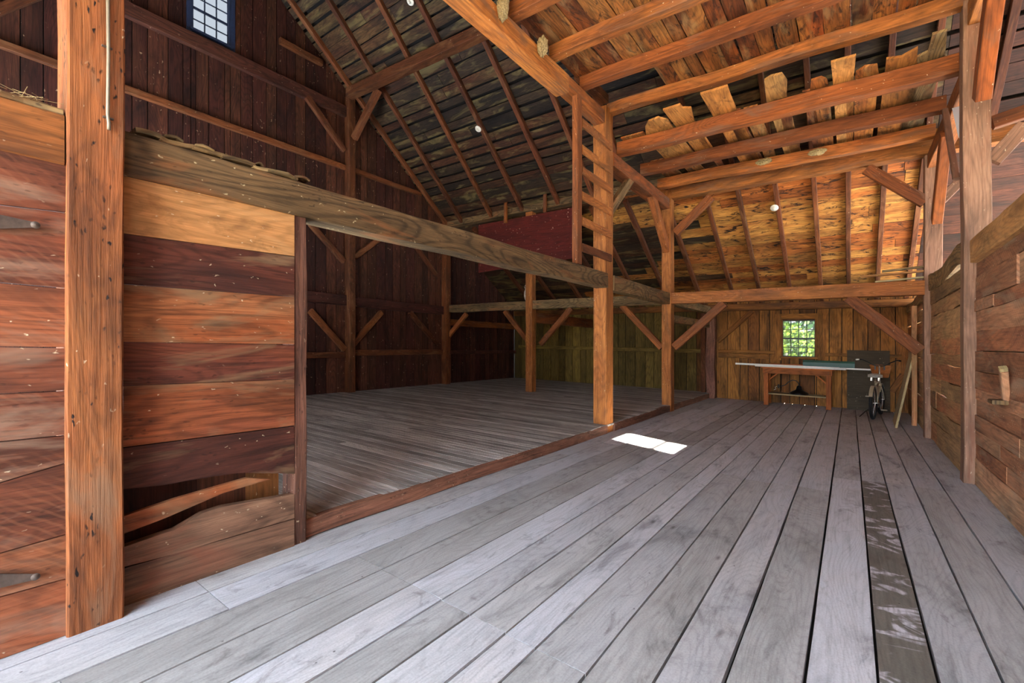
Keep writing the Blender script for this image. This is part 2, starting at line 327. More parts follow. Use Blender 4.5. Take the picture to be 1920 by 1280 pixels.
# floor: grey weathered planks
def floor_mat(dark=False):
    s = NT('grey_floor_planks' + ('_dark' if dark else ''))
    uv = s.n('ShaderNodeUVMap', uv_map='UVMap').outputs[0]
    at = s.n('ShaderNodeAttribute', attribute_name='rnd'); rgb = s.n('ShaderNodeSeparateColor'); s.L.new(at.outputs['Color'], rgb.inputs[0])
    big = s.noise(s.mp(uv, .8, 2.2), 1, 5, .6, .8)
    if dark: base = s.ramp(big, [(.3, hx('#57554f')), (.7, hx('#706c64'))])
    else:
        f = s.math('ADD', s.math('MULTIPLY', rgb.outputs[0], .5), s.math('MULTIPLY', big, .5), True)
        base = s.ramp(f, [(.15, hx('#8e8c8a')), (.4, hx('#a8a8a8')), (.65, hx('#b6b8be')), (.9, hx('#b6b2ae'))])
    base = s.mix('MULTIPLY', 1, base, s.ramp(rgb.outputs[2], [(0, .85), (1, 1.06)]))
    g1 = s.noise(s.mp(uv, 1.6, 46), 1, 7, .7, .4); g2 = s.noise(uv, 90, 3, .6)
    base = s.mix('MULTIPLY', 1, base, s.ramp(g1, [(.32, .78), (.5, 1), (.7, 1.06)]))
    base = s.mix('MULTIPLY', 1, base, s.ramp(g2, [(.3, .86), (.6, 1.04)]))
    cn = s.noise(s.mp(uv, .5, 2.8, 1, (2, 60, 0)), 1.0, 2.0, .35, .3)
    wvf = s.math('ADD', s.math('MULTIPLY', s.math('SINE', s.math('MULTIPLY', cn, 210)), .5), .5)
    base = s.mix('MULTIPLY', 1, base, s.ramp(wvf, [(0, .9), (.3, 1.0), (1, 1.02)]))
    # smudges and dirt
    st = s.noise(s.mp(uv, .9, 2.6, 1, (5, 1, 0)), 1, 6, .68, 1.2)
    base = s.mix('MULTIPLY', 1, base, s.ramp(st, [(.3, .45), (.42, .86), (.52, 1)]))
    st2 = s.noise(s.mp(uv, 3, 7, 1, (15, 1, 0)), 1, 5, .7, 1.)
    base = s.mix('MIX', s.ramp(st2, [(.58, 0), (.72, .6)]), base, hx('#4c4846'))
    d, c = s.vor(s.mp(uv, 2.2, 6), 1.0); sc = s.n('ShaderNodeSeparateColor'); s.L.new(c, sc.inputs[0])
    base = s.mix('MIX', s.math('MULTIPLY', s.ramp(d, [(.02, .7), (.12, 0)]), s.math('GREATER_THAN', sc.outputs[0], .6)), base, hx('#3c3633'))
    d, c = s.vor(s.mp(uv, 12, 14), 1.0); sc = s.n('ShaderNodeSeparateColor'); s.L.new(c, sc.inputs[0])
    base = s.mix('MIX', s.math('MULTIPLY', s.ramp(d, [(.04, .8), (.1, 0)]), s.math('GREATER_THAN', sc.outputs[1], .86)), base, hx('#2c2826'))
    if dark:  # chalky white splashes across the dark board
        d = s.noise(s.mp(uv, 5.5, 3.2, 1, (2, 2, 0)), 1, 3, .55, 1.6); d2 = s.noise(s.mp(uv, 9, 60), 1, 3, .6)
        f = s.math('MULTIPLY', s.ramp(d, [(.54, 0), (.62, 1)]), s.ramp(d2, [(.3, .3), (.6, 1)]))
        base = s.mix('MIX', f, base, hx('#bcbac2'))
    s.L.new(base, s.b.inputs['Base Color']); s.b.inputs['Roughness'].default_value = .62; s.b.inputs['Specular IOR Level'].default_value = .35
    bp = s.n('ShaderNodeBump'); bp.inputs['Strength'].default_value = .3; bp.inputs['Distance'].default_value = .008
    s.L.new(s.math('ADD', g1, s.math('MULTIPLY', wvf, .12)), bp.inputs['Height']); s.L.new(bp.outputs[0], s.b.inputs['Normal'])
    return s.m
M_floor, M_floord = floor_mat(), floor_mat(True)
def glass(name, tint):
    s = NT(name); s.N.remove(s.b); out = s.N['Material Output']
    tr = s.n('ShaderNodeBsdfTransparent'); tr.inputs[0].default_value = hx(tint); gl = s.n('ShaderNodeBsdfGlossy'); gl.inputs['Roughness'].default_value = .25
    gl.inputs[0].default_value = (.8, .8, .8, 1)
    mx = s.n('ShaderNodeMixShader'); mx.inputs[0].default_value = .012; s.L.new(tr.outputs[0], mx.inputs[1]); s.L.new(gl.outputs[0], mx.inputs[2]); s.L.new(mx.outputs[0], out.inputs[0])
    return s.m
M_glass = glass('window_glass', '#8e908a'); M_glassd = glass('dimmed_gable_glass', '#707070')  # tints darkened to dim the bright outdoors behind the panes
M_ground = plain('gravel_ground', '#9c9078', .9, nz=.3, sc=3)

XL, XR, YB, XG, XE = -3.17, 1.06, 13.80, -10.15, 6.6
YF = -2.6
PH = .14
# ================================================================== SETTING
# aisle floor
mb = MB(11)
xs = [-3.2, -2.93, -2.66, -2.38, -2.10, -1.84, -1.62, -1.38, -1.2, -.93, -.68, -.44, -.16, .10, .31, .54, .79, 1.1]
for i in range(len(xs)-1):
    cuts = {0: [1.05, 5.2, 9.6], 1: [1.05, 6.2, 10.9], 2: [.4, 1.83, 7.7], 3: [1.82, 8.1, 11.6], 4: [1.82, 6.9], 5: [1.81, 8.3, 11.6], 6: [1.81, 7.2], 7: [1.80, 8.3, 11.2],
            8: [1.8, 5.6, 9.9], 9: [5.55, 10.4], 10: [5.6, 9.4], 11: [5.62, 10.8], 12: [6.3, 10.8], 13: [6.35, 9.8], 14: [6.42, 10.3], 15: [6.45, 9.9], 16: [6.5, 10.6]}[i]
    ys = [YF-.2] + cuts + [YB+.05]
    for a, b in zip(ys, ys[1:]):
        g = .0045 + mb.rg.random()*.0035
        if i == 11: g = .009
        if i == 13 and b == 6.35: mb.mi = 1
        dz = 0
        mb.plank((xs[i]+g, a+.002, -.04+dz), (xs[i]+g, b-.003, -.04+dz), (xs[i+1]-xs[i]-2*g, 0, 0), (0, 0, 1), .04, wob=.0045)
        mb.mi = 0
mb.mi = 2
mb.box(XL-.1, 1.25, YF-.2, YB+.1, -.12, -.045, 1)
mb.mi = 0
obj('floor', mb, [M_floor, M_floord, M_dark], label='wide grey weathered plank floor of the central aisle', cat='floor', kind='structure')
# raised platform floor in the left bay, narrow boards across
mb = MB(12); y = .7; i = 0
while y < YB:
    wd = mb.rg.uniform(.09, .125); x = XG; 
    while x < XL - .05:
        L = mb.rg.uniform(2.5, 5); x2 = min(x+L, XL-.0)
        if x2 > XL-1: x2 = XL - mb.rg.uniform(0, .015)
        mb.plank((x+.002, y+.002, PH-.03), (x2-.002, y+.002, PH-.03), (0, wd-.012, 0), (0, 0, 1), .03, c=None)
        x = x2 + .001
    y += wd
mb.mi = 1; mb.box(XG, XL-.06, .6, YB, -.1, PH-.032, 0); mb.mi = 0
obj('floor', mb, [W['plat'], M_dark], label='raised left bay floor of narrow grey boards', cat='floor', kind='structure')
# kick board / sill along the platform edge
mb = MB(13)
for a, b in ((1.75, 6.86), (7.15, 10.06), (10.32, 13.72)):
    mb.beam((XL-.03, a, PH/2-.002), (XL-.03, b, PH/2-.002), .07, PH-.005, wob=.012, ch=.008)
obj('trim_1', mb, W['kick'], label='rough brown sill board along the raised platform edge', cat='trim', kind='structure')

# gable wall on the left (vertical boards) with window hole
GW = (3.33, 4.02, 7.36, 8.52)
mb = MB(14); y = YF
while y < YB:
    wd = mb.rg.uniform(.19, .31); y2 = min(y+wd, YB)
    def seg(ya, yb, z0, z1):
        t0, t1 = z1 or roof_z(ya), z1 or roof_z(yb)
        mb.slab([(XG, ya+.008, z0), (XG, yb-.008, z0), (XG, yb-.008, t1), (XG, ya+.008, t0)], (-1, 0, 0), .025, (0, 0, 1), c=cc)
    cc = mb.tint()
    if y < GW[1] and y2 > GW[0]:
        for ya, yb in ((y, min(y2, GW[0])), (max(y, GW[0]), min(y2, GW[1])), (max(y, GW[1]), y2)):
            if yb - ya < .02: continue
            if ya >= GW[0]-1e-6 and yb <= GW[1]+1e-6: seg(ya, yb, 0, GW[2]); seg(ya, yb, GW[3], 0)
            else: seg(ya, yb, 0, 0)
    else: seg(y, y2, 0, 0)
    y = y2
mb.mi = 1; X = XG-.03
for pl in ([(YF,0),(GW[0],0),(GW[0],roof_z(GW[0])),(YF,roof_z(YF))], [(GW[1],0),(YB,0),(YB,roof_z(YB)),(GW[1],roof_z(GW[1]))],
           [(GW[0],0),(GW[1],0),(GW[1],GW[2]),(GW[0],GW[2])], [(GW[0],GW[3]),(GW[1],GW[3]),(GW[1],roof_z(GW[1])),(RIDGE,roof_z(RIDGE)),(GW[0],roof_z(GW[0]))]):
    mb.slab([(X, a, b) for a, b in pl], (-1, 0, 0), .03, (0, 0, 1))
mb.slab([(X-.02, YF, roof_z(YF)-.2), (X-.02, RIDGE, roof_z(RIDGE)-.2), (X-.02, YB+.3, roof_z(YB+.3)-.2), (X-.02, YB+.3, roof_z(YB+.3)+.3), (X-.02, RIDGE, roof_z(RIDGE)+.3), (X-.02, YF, roof_z(YF)+.3)], (-1, 0, 0), .03, (0, 0, 1))
obj('wall_left', mb, [W['gable'], M_dark], label='tall dark gable wall of vertical boards', cat='wall', kind='structure')

# back wall, vertical boards, window hole
BW = (-1.45, -.68, 1.22, 2.20)
mb = MB(15); x = XG
while x < 1.25:
    wd = mb.rg.uniform(.2, .34); x2 = min(x+wd, 1.25); mb.mi = 1 if x < -3.6 else 0
    cc = mb.tint()
    def sg(xa, xb, z0, z1): mb.slab([(xa+.008, YB, z0), (xb-.008, YB, z0), (xb-.008, YB, z1), (xa+.008, YB, z1)], (0, 1, 0), .025, (0, 0, 1), c=cc)
    zt = roof_z(YB)+.25
    for xa, xb in ((x, min(x2, BW[0])), (max(x, BW[0]), min(x2, BW[1])), (max(x, BW[1]), x2)):
        if xb - xa < .015: continue
        if xa >= BW[0]-1e-6 and xb <= BW[1]+1e-6: sg(xa, xb, 0, BW[2]); sg(xa, xb, BW[3], zt)
        else: sg(xa, xb, 0, zt)
    x = x2
mb.mi = 2
for a, b, c_, d in ((XG-.1, BW[0], -.1, 2.9), (BW[1], 1.25, -.1, 2.9), (BW[0], BW[1], 0, BW[2]), (BW[0], BW[1], BW[3], 2.9)):
    mb.slab([(a, YB+.03, c_), (b, YB+.03, c_), (b, YB+.03, d), (a, YB+.03, d)], (0, 1, 0), .03, (0, 0, 1))
obj('wall_back', mb, [W['back'], W['backd'], M_dark], label='low back wall of vertical boards with small window', cat='wall', kind='structure')

# roof: boards along X lying on the rafters
def roof_boards(y0, y1, x0, x1, seed, split):
    mb = MB(seed); n = Vector((0, (.645 if y0 > 10 else RS), 1)).normalized() if y0 > RIDGE-.1 else Vector((0, -RS, 1)).normalized()
    L = (y1-y0)*math.sqrt(1+RS*RS); t = 0; nn = 0
    while t < L:
        wd = mb.rg.uniform(.2, .3); gp = mb.rg.choice([.01, .025, .04, .06])
        y = y0 + t/L*(y1-y0); yb = y0 + min(t+wd-gp, L)/L*(y1-y0)
        if y > split: gp = .004; yb = y0 + min(t+wd-gp, L)/L*(y1-y0)
        x = x0 - mb.rg.uniform(0, 2)
        while x < x1:
            x2 = x + mb.rg.uniform(3, 5)
            if x < 1.15 < x2: x2 = 1.15
            xa, xb = max(x, x0), min(x2, x1)
            if xb-xa > .05:
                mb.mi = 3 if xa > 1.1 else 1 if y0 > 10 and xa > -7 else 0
                a = Vector((xa+.004, y, roof_z(y))); b = Vector((xb-.004, y, roof_z(y))); wv = Vector((0, yb-y, roof_z(yb)-roof_z(y)))
                mb.plank(a, b, wv, n, .025, wob=.012 if y < split else .003, seg=8)
            x = x2
        t += wd
    mb.mi = 2
    mb.slab([Vector((x0, y0, roof_z(y0)))+n*.14, Vector((x1, y0, roof_z(y0)))+n*.14, Vector((x1, y1, roof_z(y1)))+n*.14, Vector((x0, y1, roof_z(y1)))+n*.14], n, .03, (1, 0, 0))
    return mb
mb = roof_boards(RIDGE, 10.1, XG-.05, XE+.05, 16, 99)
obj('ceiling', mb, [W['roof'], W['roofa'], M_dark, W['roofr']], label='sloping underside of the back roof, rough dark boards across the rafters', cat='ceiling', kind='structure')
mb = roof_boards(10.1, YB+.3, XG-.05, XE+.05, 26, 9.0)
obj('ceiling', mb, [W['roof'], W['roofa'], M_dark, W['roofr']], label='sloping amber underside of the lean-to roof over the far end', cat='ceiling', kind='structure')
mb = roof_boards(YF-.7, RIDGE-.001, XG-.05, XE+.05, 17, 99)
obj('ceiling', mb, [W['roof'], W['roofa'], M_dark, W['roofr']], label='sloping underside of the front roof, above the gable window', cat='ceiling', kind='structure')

mb = MB(27); mb.box(XG-.1, XE+.1, RIDGE-.45, RIDGE+.45, roof_z(RIDGE)+.16, roof_z(RIDGE)+.24, 0); mb.box(XG-.1, XE+.1, RIDGE-.25, RIDGE+.25, roof_z(RIDGE)-.02, roof_z(RIDGE)+.16, 0)  # unseen cap added to block sun leaking in along the ridge
obj('trim_2', mb, W['roof'], label='ridge boards added to shut stray sun out of the roof peak', cat='trim', kind='structure')
# front wall (behind the viewer) with the big doorway and the right bay gable; they shape the daylight
mb = MB(18)
x = XG
def fwall(x0, x1, z0, z1):
    x = x0
    while x < x1-.01:
        x2 = min(x+mb.rg.uniform(.2, .3), x1); mb.slab([(x+.001, YF, z0), (x2-.001, YF, z0), (x2-.001, YF, z1), (x+.001, YF, z1)], (0, -1, 0), .05, (0, 0, 1)); x = x2
zt = roof_z(YF)+.18
fwall(XG, -3.15, -.1, zt); fwall(-3.15, 1.05, 3.9, zt); fwall(1.0, 1.6, -.1, zt); fwall(1.6, 5.4, 3.6, zt); fwall(5.4, XE, -.1, zt)  # right bay front left open, unseen, to admit more daylight
obj('wall_front', mb, W['gable'], label='front wall of vertical boards around the big doorway and an added daylight opening', cat='wall', kind='structure')
mb = MB(19)
def ewall(y0, y1, z0, z1=None):
    y = y0
    while y < y1-.01:
        y2 = min(y+mb.rg.uniform(.2, .3), y1)
        a, b = (z1, z1) if z1 else (roof_z(y)-.02, roof_z(y2)-.02)
        mb.slab([(XE, y, z0), (XE, y2, z0), (XE, y2, b), (XE, y, a)], (1, 0, 0), .05, (0, 0, 1)); y = y2
EW = (3.33, 4.02, 7.30, 8.55)
ED = (7.5, 12.5, 3.2)  # unseen side opening added to light the roof and far aisle
ewall(YF, EW[0], 0); ewall(EW[1], ED[0], 0); ewall(ED[0], ED[1], ED[2]); ewall(ED[1], YB, 0); ewall(EW[0], EW[1], 0, EW[2]); ewall(EW[0], EW[1], EW[3])
mb.slab([(XE+.06, YF, roof_z(YF)-.2), (XE+.06, RIDGE, roof_z(RIDGE)-.2), (XE+.06, YB+.3, roof_z(YB+.3)-.2), (XE+.06, YB+.3, roof_z(YB+.3)+.3), (XE+.06, RIDGE, roof_z(RIDGE)+.3), (XE+.06, YF, roof_z(YF)+.3)], (1, 0, 0), .03, (0, 0, 1))
obj('wall_right', mb, W['gable'], label='right gable wall with a high window letting the sun in', cat='wall', kind='structure')
mb = MB(20)
for a, b in ((1.25, 2.2), (4.6, XE)):
    mb.box(a, b, YB, YB+.05, 0, 2.9, 0)
mb.box(2.2, 4.6, YB, YB+.05, 2.1, 2.9, 0)  # unseen opening added so daylight shows through the low wall's gaps
obj('wall_back', mb, W['back'], label='back wall of the right bay around an added daylight opening', cat='wall', kind='structure')
mb = MB(21); mb.box(1.2, XE, YF, YB, -.1, -.02, 1)
obj('floor', mb, W['plat'], label='floor of the right bay behind the low board wall', cat='floor', kind='structure')

# low right wall of horizontal boards
mb = MB(22)
def rwall(y0, y1, lv, X, mi, wob):
    mb.mi = mi
    for a, b in zip(lv, lv[1:]):
        y = y0
        while y < y1-.05:
            y2 = y + mb.rg.uniform(1.6, 4.5)
            if y2 > y1-.6: y2 = y1
            mb.plank((X+mb.rg.uniform(-.006, .014), y+.002, a+.003), (X+mb.rg.uniform(-.006, .014), y2-.002, a+.003), (0, 0, b-a-.006), (1, 0, 0), .028, wob=wob)
            y = y2
rwall(YF, 7.0, [0, .29, .45, .60, .76, .93, 1.05, 1.24, 1.45, 1.66, 1.88, 2.0, 2.25, 2.40], XR+.03, 0, .012)
mb.mi = 1
for a, b in ((0, 1.02), (1.08, 2.4)): mb.plank((XR+.075, YF, a), (XR+.075, 6.9, a), (0, 0, b-a), (1, 0, 0), .02)
for a, b in ((.0, .78), (.87, 1.22), (1.27, 2.38)): mb.plank((XR+.045, 7.25, a), (XR+.045, 10.1, a), (0, 0, b-a), (1, 0, 0), .02)
rwall(7.2, 10.12, [0, .33, .55, .80, 1.02, 1.25, 1.40, 1.62, 1.82, 2.0, 2.2, 2.42], XR, 1, .04)
rwall(10.3, YB, [0, .36, .58, .60, .83, .85, 1.02, 1.05, 1.3, 1.5, 1.75, 1.98, 2.2, 2.4], XR, 1, .03)
obj('wall_right', mb, [W['rwall'], W['rwall2']], label='low wall of horizontal red-brown boards along the right of the aisle', cat='wall', kind='structure')

# ------------------------------------------------------------------ windows
def window(name, axis, pos, a0, a1, z0, z1, nx, nz, meet, sashm, framem, gm, lab, casing=.12, proj=-.02):
    """casing boards, sash bars and panes; axis 'x' wall plane X=pos, 'y' wall plane Y=pos"""
    def P(a, z, d): return (a, pos, z) if axis == 'y' else (pos, a, z)
    t = thing(name, P((a0+a1)/2, z0, 0), lab, 'window'); t['kind'] = 'structure'
    nrm = (0, -1, 0) if axis == 'y' else (1, 0, 0)
    def Q(a, z, d): return (pos + d, a, z) if axis == 'x' else (pos - d, a, z) if axis == 'e' else (a, pos - d, z)   # d>0 towards the room
    def bar(m, A, B, w_, dp, d):
        a = Q(A[0], A[1], d); b = Q(B[0], B[1], d)
        hz = A[1] == B[1]
        if hz:
            m.beam(a, b, dp, w_, ch=.002)
        else:
            up = (1, 0, 0) if axis == 'y' else (0, 1, 0); m.beam(a, b, dp, w_, ch=.002, up=up)
    m = MB(5)
    bar(m, (a0-casing/2, z0-.1), (a0-casing/2, z1+casing), casing, .03, .02); bar(m, (a1+casing/2, z0-.1), (a1+casing/2, z1+casing), casing, .03, .02)
    bar(m, (a0, z1+casing/2), (a1, z1+casing/2), casing, .03, .018)
    obj('casing', m, framem, t)
    m = MB(6); bar(m, (a0-.03, z0-.02), (a1+.03, z0-.02), .04, .12, .03); obj('sill', m, framem, t)
    m = MB(7); f = .035
    bar(m, (a0+f/2, z0), (a0+f/2, z1), f, .09, -.02); bar(m, (a1-f/2, z0), (a1-f/2, z1), f, .09, -.02)
    bar(m, (a0+f, z1-f/2), (a1-f, z1-f/2), f, .09, -.02)
    obj('frame', m, framem if axis == 'y' else sashm, t)
    m = MB(8); b0, b1, y0, y1 = a0+f, a1-f, z0+.0, z1-f
    for i in range(nx+1): q = b0 + (b1-b0)*i/nx; wd = .02; bar(m, (q, y0), (q, y1), wd, .025, -.03)
    for k in range(nz+1):
        q = y0+.01 + (y1-y0-.02)*k/nz; bar(m, (b0, q), (b1, q), (.11 if axis == 'e' else .045) if k == meet else (.03 if k in (0, nz) else .018), .03 if k == meet else .024, -.03)
    obj('sash', m, sashm, t)
    m = MB(9); m.slab([Q(b0, y0, -.028), Q(b1, y0, -.028), Q(b1, y1, -.028), Q(b0, y1, -.028)], nrm, .003, (0, 0, 1)); obj('glass', m, gm, t)
    return t
M_sashd = plain('dark_green_sash', '#14201c', .5, nz=.2)
M_sashb = plain('slate_blue_sash', '#2a3550', .5, nz=.2)
window('window_1', 'y', YB, BW[0], BW[1], BW[2], BW[3], 4, 4, 2, M_sashd, W['back'], M_glass, 'small sixteen-pane window above the workbench', .13)
window('window_3', 'e', XE, EW[0], EW[1], EW[2], EW[3], 1, 2, 1, M_sashb, M_sashb, glass('east_glass', '#f0f0f0'), 'high window in the right gable wall, letting in the sun patch', .08)
window('window_2', 'x', XG, GW[0], GW[1], GW[2], GW[3], 3, 5, 2, M_sashb, M_sashb, M_glassd, 'small multi-pane window high in the left gable wall', .08)

# ================================================================== TIMBER FRAME
TI = [100]
def timber(name, p0, p1, w_, h_, mat, label, cat, group=None, wob=.008, up=None, c=None, ch=.008, parent=None):
    TI[0] += 1; m = MB(TI[0]); m.beam(p0, p1, w_, h_, wob=wob, up=up, c=c, ch=ch)
    return obj(name, m, W[mat], parent, label, cat, group)
def post(x0, x1, y0, y1, z0, z1, mat, label, wob=.008):
    return timber('timber_post', ((x0+x1)/2, (y0+y1)/2, z0), ((x0+x1)/2, (y0+y1)/2, z1), x1-x0, y1-y0, mat, label, 'post', wob=wob, up=(0, 1, 0))
post(-3.24, -3.0, .475, .69, 0, 5.0, 'post', 'thick hewn pitted post in the left foreground, full height with a conduit on it', .012)
post(-3.30, -3.13, 1.645, 1.74, 0, 2.36, 'kick', 'thin ragged door post at the end of the left board partition', .02)
post(-3.42, -3.19, 6.86, 7.14, 0, 5.35, 'post2', 'tall square post beside the ladder, standing on the platform edge')
post(-3.36, -3.15, 10.08, 10.30, 0, 4.86, 'post2', 'post at the far end of the long weathered beam, with four braces')
post(-7.04, -6.83, 10.08, 10.28, PH, 5.0, 'post2', 'freestanding post in the middle of the raised platform')
post(-10.13, -9.93, 6.62, 6.80, PH, 7.5, 'rafter', 'tall wall post against the left gable, rising to the purlin')
post(-10.13, -9.93, 9.98, 10.17, PH, 5.1, 'rafter', 'wall post against the left gable at the corner of the low aisle')
post(-3.25, -3.02, 13.50, 13.72, 0, 2.44, 'kick', 'rough bark-edged post where the platform meets the back wall', .05)
post(-3.42, -3.30, 13.62, 13.76, PH, 2.4, 'rafter', 'thin stud against the back wall beside the rough bark-edged post')
post(1.0, 1.22, 6.98, 7.19, 0, 5.3, 'rpost', 'big pinkish-brown post on the right, in front of the low board wall')
post(.99, 1.21, 10.12, 10.32, 0, 5.0, 'rpost', 'second post along the right wall, under the end of the crossbeam')
post(.95, 1.03, 11.6, 11.7, 0, 2.3, 'rwall2', 'thin stud on the right wall beside the leaning board')

def hb(x0, x1, y0, y1, z0, z1, mat, label, name='timber_beam', cat='beam', wob=.01, c=None):
    if x1-x0 > y1-y0: return timber(name, (x0, (y0+y1)/2, (z0+z1)/2), (x1, (y0+y1)/2, (z0+z1)/2), y1-y0, z1-z0, mat, label, cat, wob=wob, c=c)
    return timber(name, ((x0+x1)/2, y0, (z0+z1)/2), ((x0+x1)/2, y1, (z0+z1)/2), x1-x0, z1-z0, mat, label, cat, wob=wob, c=c)
a0, a1, b0, b1 = onX(240, 250, -3.09), onX(240, 325, -3.09), onX(1128, 506, -3.15), onX(1128, 538, -3.15)
timber('timber_beam', ((-3.2, .70, (a0.z+a1.z)/2)), ((-3.26, 6.85, (b0.z+b1.z)/2)), .22, .235, 'beam', 'long weathered tan beam running from the foreground post to the ladder post', 'beam', wob=.01)
hb(-3.36, -3.17, 7.145, 10.08, 2.36, 2.61, 'beam', 'shorter length of weathered beam between the ladder post and the far post')
hb(-3.22, -3.02, -.6, .47, 2.262, 2.50, 'post2', 'orange header beam over the hinged boards at the left edge')
hb(-3.15, .99, 10.10, 10.28, 2.37, 2.61, 'post2', 'reddish crossbeam spanning the far end of the aisle')
hb(-9.92, -7.05, 10.10, 10.26, 2.35, 2.58, 'beam', 'weathered crossbeam from gable wall to the freestanding post')
hb(-6.82, -3.37, 10.10, 10.26, 2.36, 2.59, 'beam', 'weathered crossbeam from the freestanding post to the far aisle post')
hb(-3.34, -3.16, 10.31, YB-.02, 2.37, 2.56, 'beam', 'upper of two weathered rails from the far post to the back wall')
hb(-3.30, -3.16, 10.31, YB-.02, 1.97, 2.14, 'beam', 'lower of two weathered rails from the far post to the back wall')
hb(-6.98, -6.88, 10.29, YB-.02, 2.0, 2.28, 'joist', 'reddish rail behind the freestanding post reaching the back wall')
hb(-10.11, -10.0, 10.18, YB-.02, 1.95, 2.15, 'joist', 'reddish rail on the gable wall beyond the corner post')
# main plate under the back roof, loft beams
hb(-10.1, -3.37, 10.02, 10.28, 5.02-.05, 5.2-.05, 'beam', 'dark whitewashed plate carrying the lower ends of the left rafters')
hb(-3.14, XE, 10.05, 10.28, 4.67, 4.90, 'joist', 'bent tie beam at the far edge of the hayloft')
hb(-3.42, -3.2, YF+.1, 5.66, 5.01, 5.26, 'joist', 'bright orange loft beam running over the aisle edge at the top')
hb(-3.40, -3.21, 5.66, 6.85, 5.06, 5.27, 'joist', 'short orange length of loft beam above the ladder')
hb(-3.42, -3.18, 7.15, 10.07, 4.45, 4.68, 'joist', 'lower loft beam between the ladder post and the far post')
hb(1.03, 1.24, YF, 6.97, 5.01, 5.26, 'joist', 'loft beam along the right side over the near aisle')
hb(1.02, 1.22, 7.2, 10.1, 4.45, 4.68, 'joist', 'lower loft beam along the right side beyond the big post')
hb(-3.35, -3.20, 6.08, 6.98, 5.44, 5.58, 'rafter', 'short trimmer at the opening in the loft corner')
# purlins
timber('purlin', onY(655, 176, 6.5), onY(1045, -5, 6.5), .2, .22, 'rafter', 'heavy purlin crossing under the left rafters from the gable post', 'beam')
hb(1.5, XE, 7.3, 7.45, 6.9, 7.1, 'rafter', 'purlin under the roof of the right bay')
# gable girts
def girt(y0, y1, z0, z1, label, mat='gable', d=.12): hb(XG+.005, XG+.005+d, y0, y1, z0, z1, mat, label, 'wall_girt', 'girt')
girt(.2, 6.61, 6.98, 7.24, 'heavy girt below the high gable window')
girt(.2, 6.61, 5.67, 5.79, 'thin rail across the gable wall below the window girt', 'rafter', .09)
girt(6.81, 9.1, 5.68, 5.80, 'thin rail across the gable wall, right of the tall wall post', 'rafter', .09)
girt(5.0, 6.0, 8.3-.35, 8.44-.35, 'short upper girt close under the roof slope', 'rafter', .09)
girt(1.9, 6.61, 2.30, 2.55, 'heavy girt low on the gable wall, left of the tall wall post')
girt(6.81, 9.97, 2.28, 2.53, 'heavy girt low on the gable wall, right of the tall wall post')
girt(1.9, 6.61, 1.0, 1.14, 'thin bottom rail on the gable wall, left of the tall wall post', 'rafter', .08)
girt(6.81, 9.97, 1.05, 1.2, 'thin bottom rail on the gable wall, right of the tall wall post', 'rafter', .08)
girt(10.18, YB, 1.05, 1.17, 'thin bottom rail on the gable wall in the dark far corner', 'gable', .08)
# back wall girts
for x0, x1, z0, z1, lb in ((-2.98, -1.6, 1.28, 1.36, 'rail on the back wall left of the window'), (-.5, .95, 1.26, 1.34, 'rail on the back wall right of the window'),
                           (-9.9, -3.45, 1.25, 1.37, 'long rail across the dark olive back wall of the platform')):
    hb(x0, x1, YB-.07, YB-.005, z0, z1, 'back' if x0 > -4 else 'backd', lb, 'wall_girt', 'girt')
hb(-2.98, -1.75, YB-.05, YB-.005, 1.14, 1.27, 'back', 'second board just under the rail left of the window', 'wall_girt', 'girt')
hb(XG+.1, 1.2, YB-.16, YB-.01, 2.44, 2.62, 'back', 'wall plate along the top of the back wall', 'wall_plate', 'beam', .004)

# braces (endpoints read on their planes)
def brace(p, q, fn, pl, w_, h_, mat, label, dd=0):
    a, b = fn(p[0], p[1], pl), fn(q[0], q[1], pl)
    ax = 'X' if fn is onX else 'Y'
    if ax == 'X': a.x -= w_/2*(-1 if dd else 1); b.x -= w_/2*(-1 if dd else 1)
    else: a.y += w_/2; b.y += w_/2
    up = (1, 0, 0) if ax == 'X' else (0, 1, 0)
    return timber('timber_brace', a, b, h_, w_, mat, label, 'brace', up=up, wob=.005)
G = XG+.13
brace((583, 582), (648, 655), onX, G, .09, .14, 'rafter', 'lower brace rising left from the tall gable post')
brace((664, 645), (717, 585), onX, G, .09, .14, 'rafter', 'lower brace rising right from the tall gable post')
brace((770, 585), (820, 643), onX, G, .09, .14, 'rafter', 'lower brace rising left from the gable corner post')
brace((583, 418), (647, 490), onX, G, .09, .13, 'rafter', 'middle brace rising left from the tall gable post')
brace((666, 482), (712, 448), onX, G, .09, .13, 'rafter', 'middle brace rising right from the tall gable post')
brace((783, 463), (819, 515), onX, G, .09, .13, 'rafter', 'middle brace rising left from the gable corner post')
brace((577, 180), (648, 282), onX, G, .09, .15, 'rafter', 'upper brace from the window girt down to the tall gable post')
brace((-20, 25), (75, -14), onX, G, .09, .13, 'rafter', 'slanting brace at the top left edge')
brace((833, 638), (873, 588), onY, 10.12, .09, .13, 'post2', 'brace rising right from the gable corner post under the crossbeam')
brace((945, 583), (989, 640), onY, 10.12, .09, .13, 'post2', 'brace rising left from the freestanding post')
brace((1012, 645), (1070, 577), onY, 10.12, .09, .14, 'post2', 'brace rising right from the freestanding post')
brace((1165, 572), (1240, 652), onY, 10.12, .09, .14, 'post2', 'brace rising left from the far aisle post')
brace((1263, 651), (1357, 568), onY, 10.12, .1, .17, 'post2', 'broad orange brace from the far aisle post up to the crossbeam')
brace((1590, 557), (1726, 658), onY, 10.12, .1, .19, 'post2', 'long brace from the crossbeam down to the right wall post')
brace((1265, 436), (1333, 368), onY, 10.12, .1, .17, 'post2', 'brace from the far aisle post up to the bent tie beam')
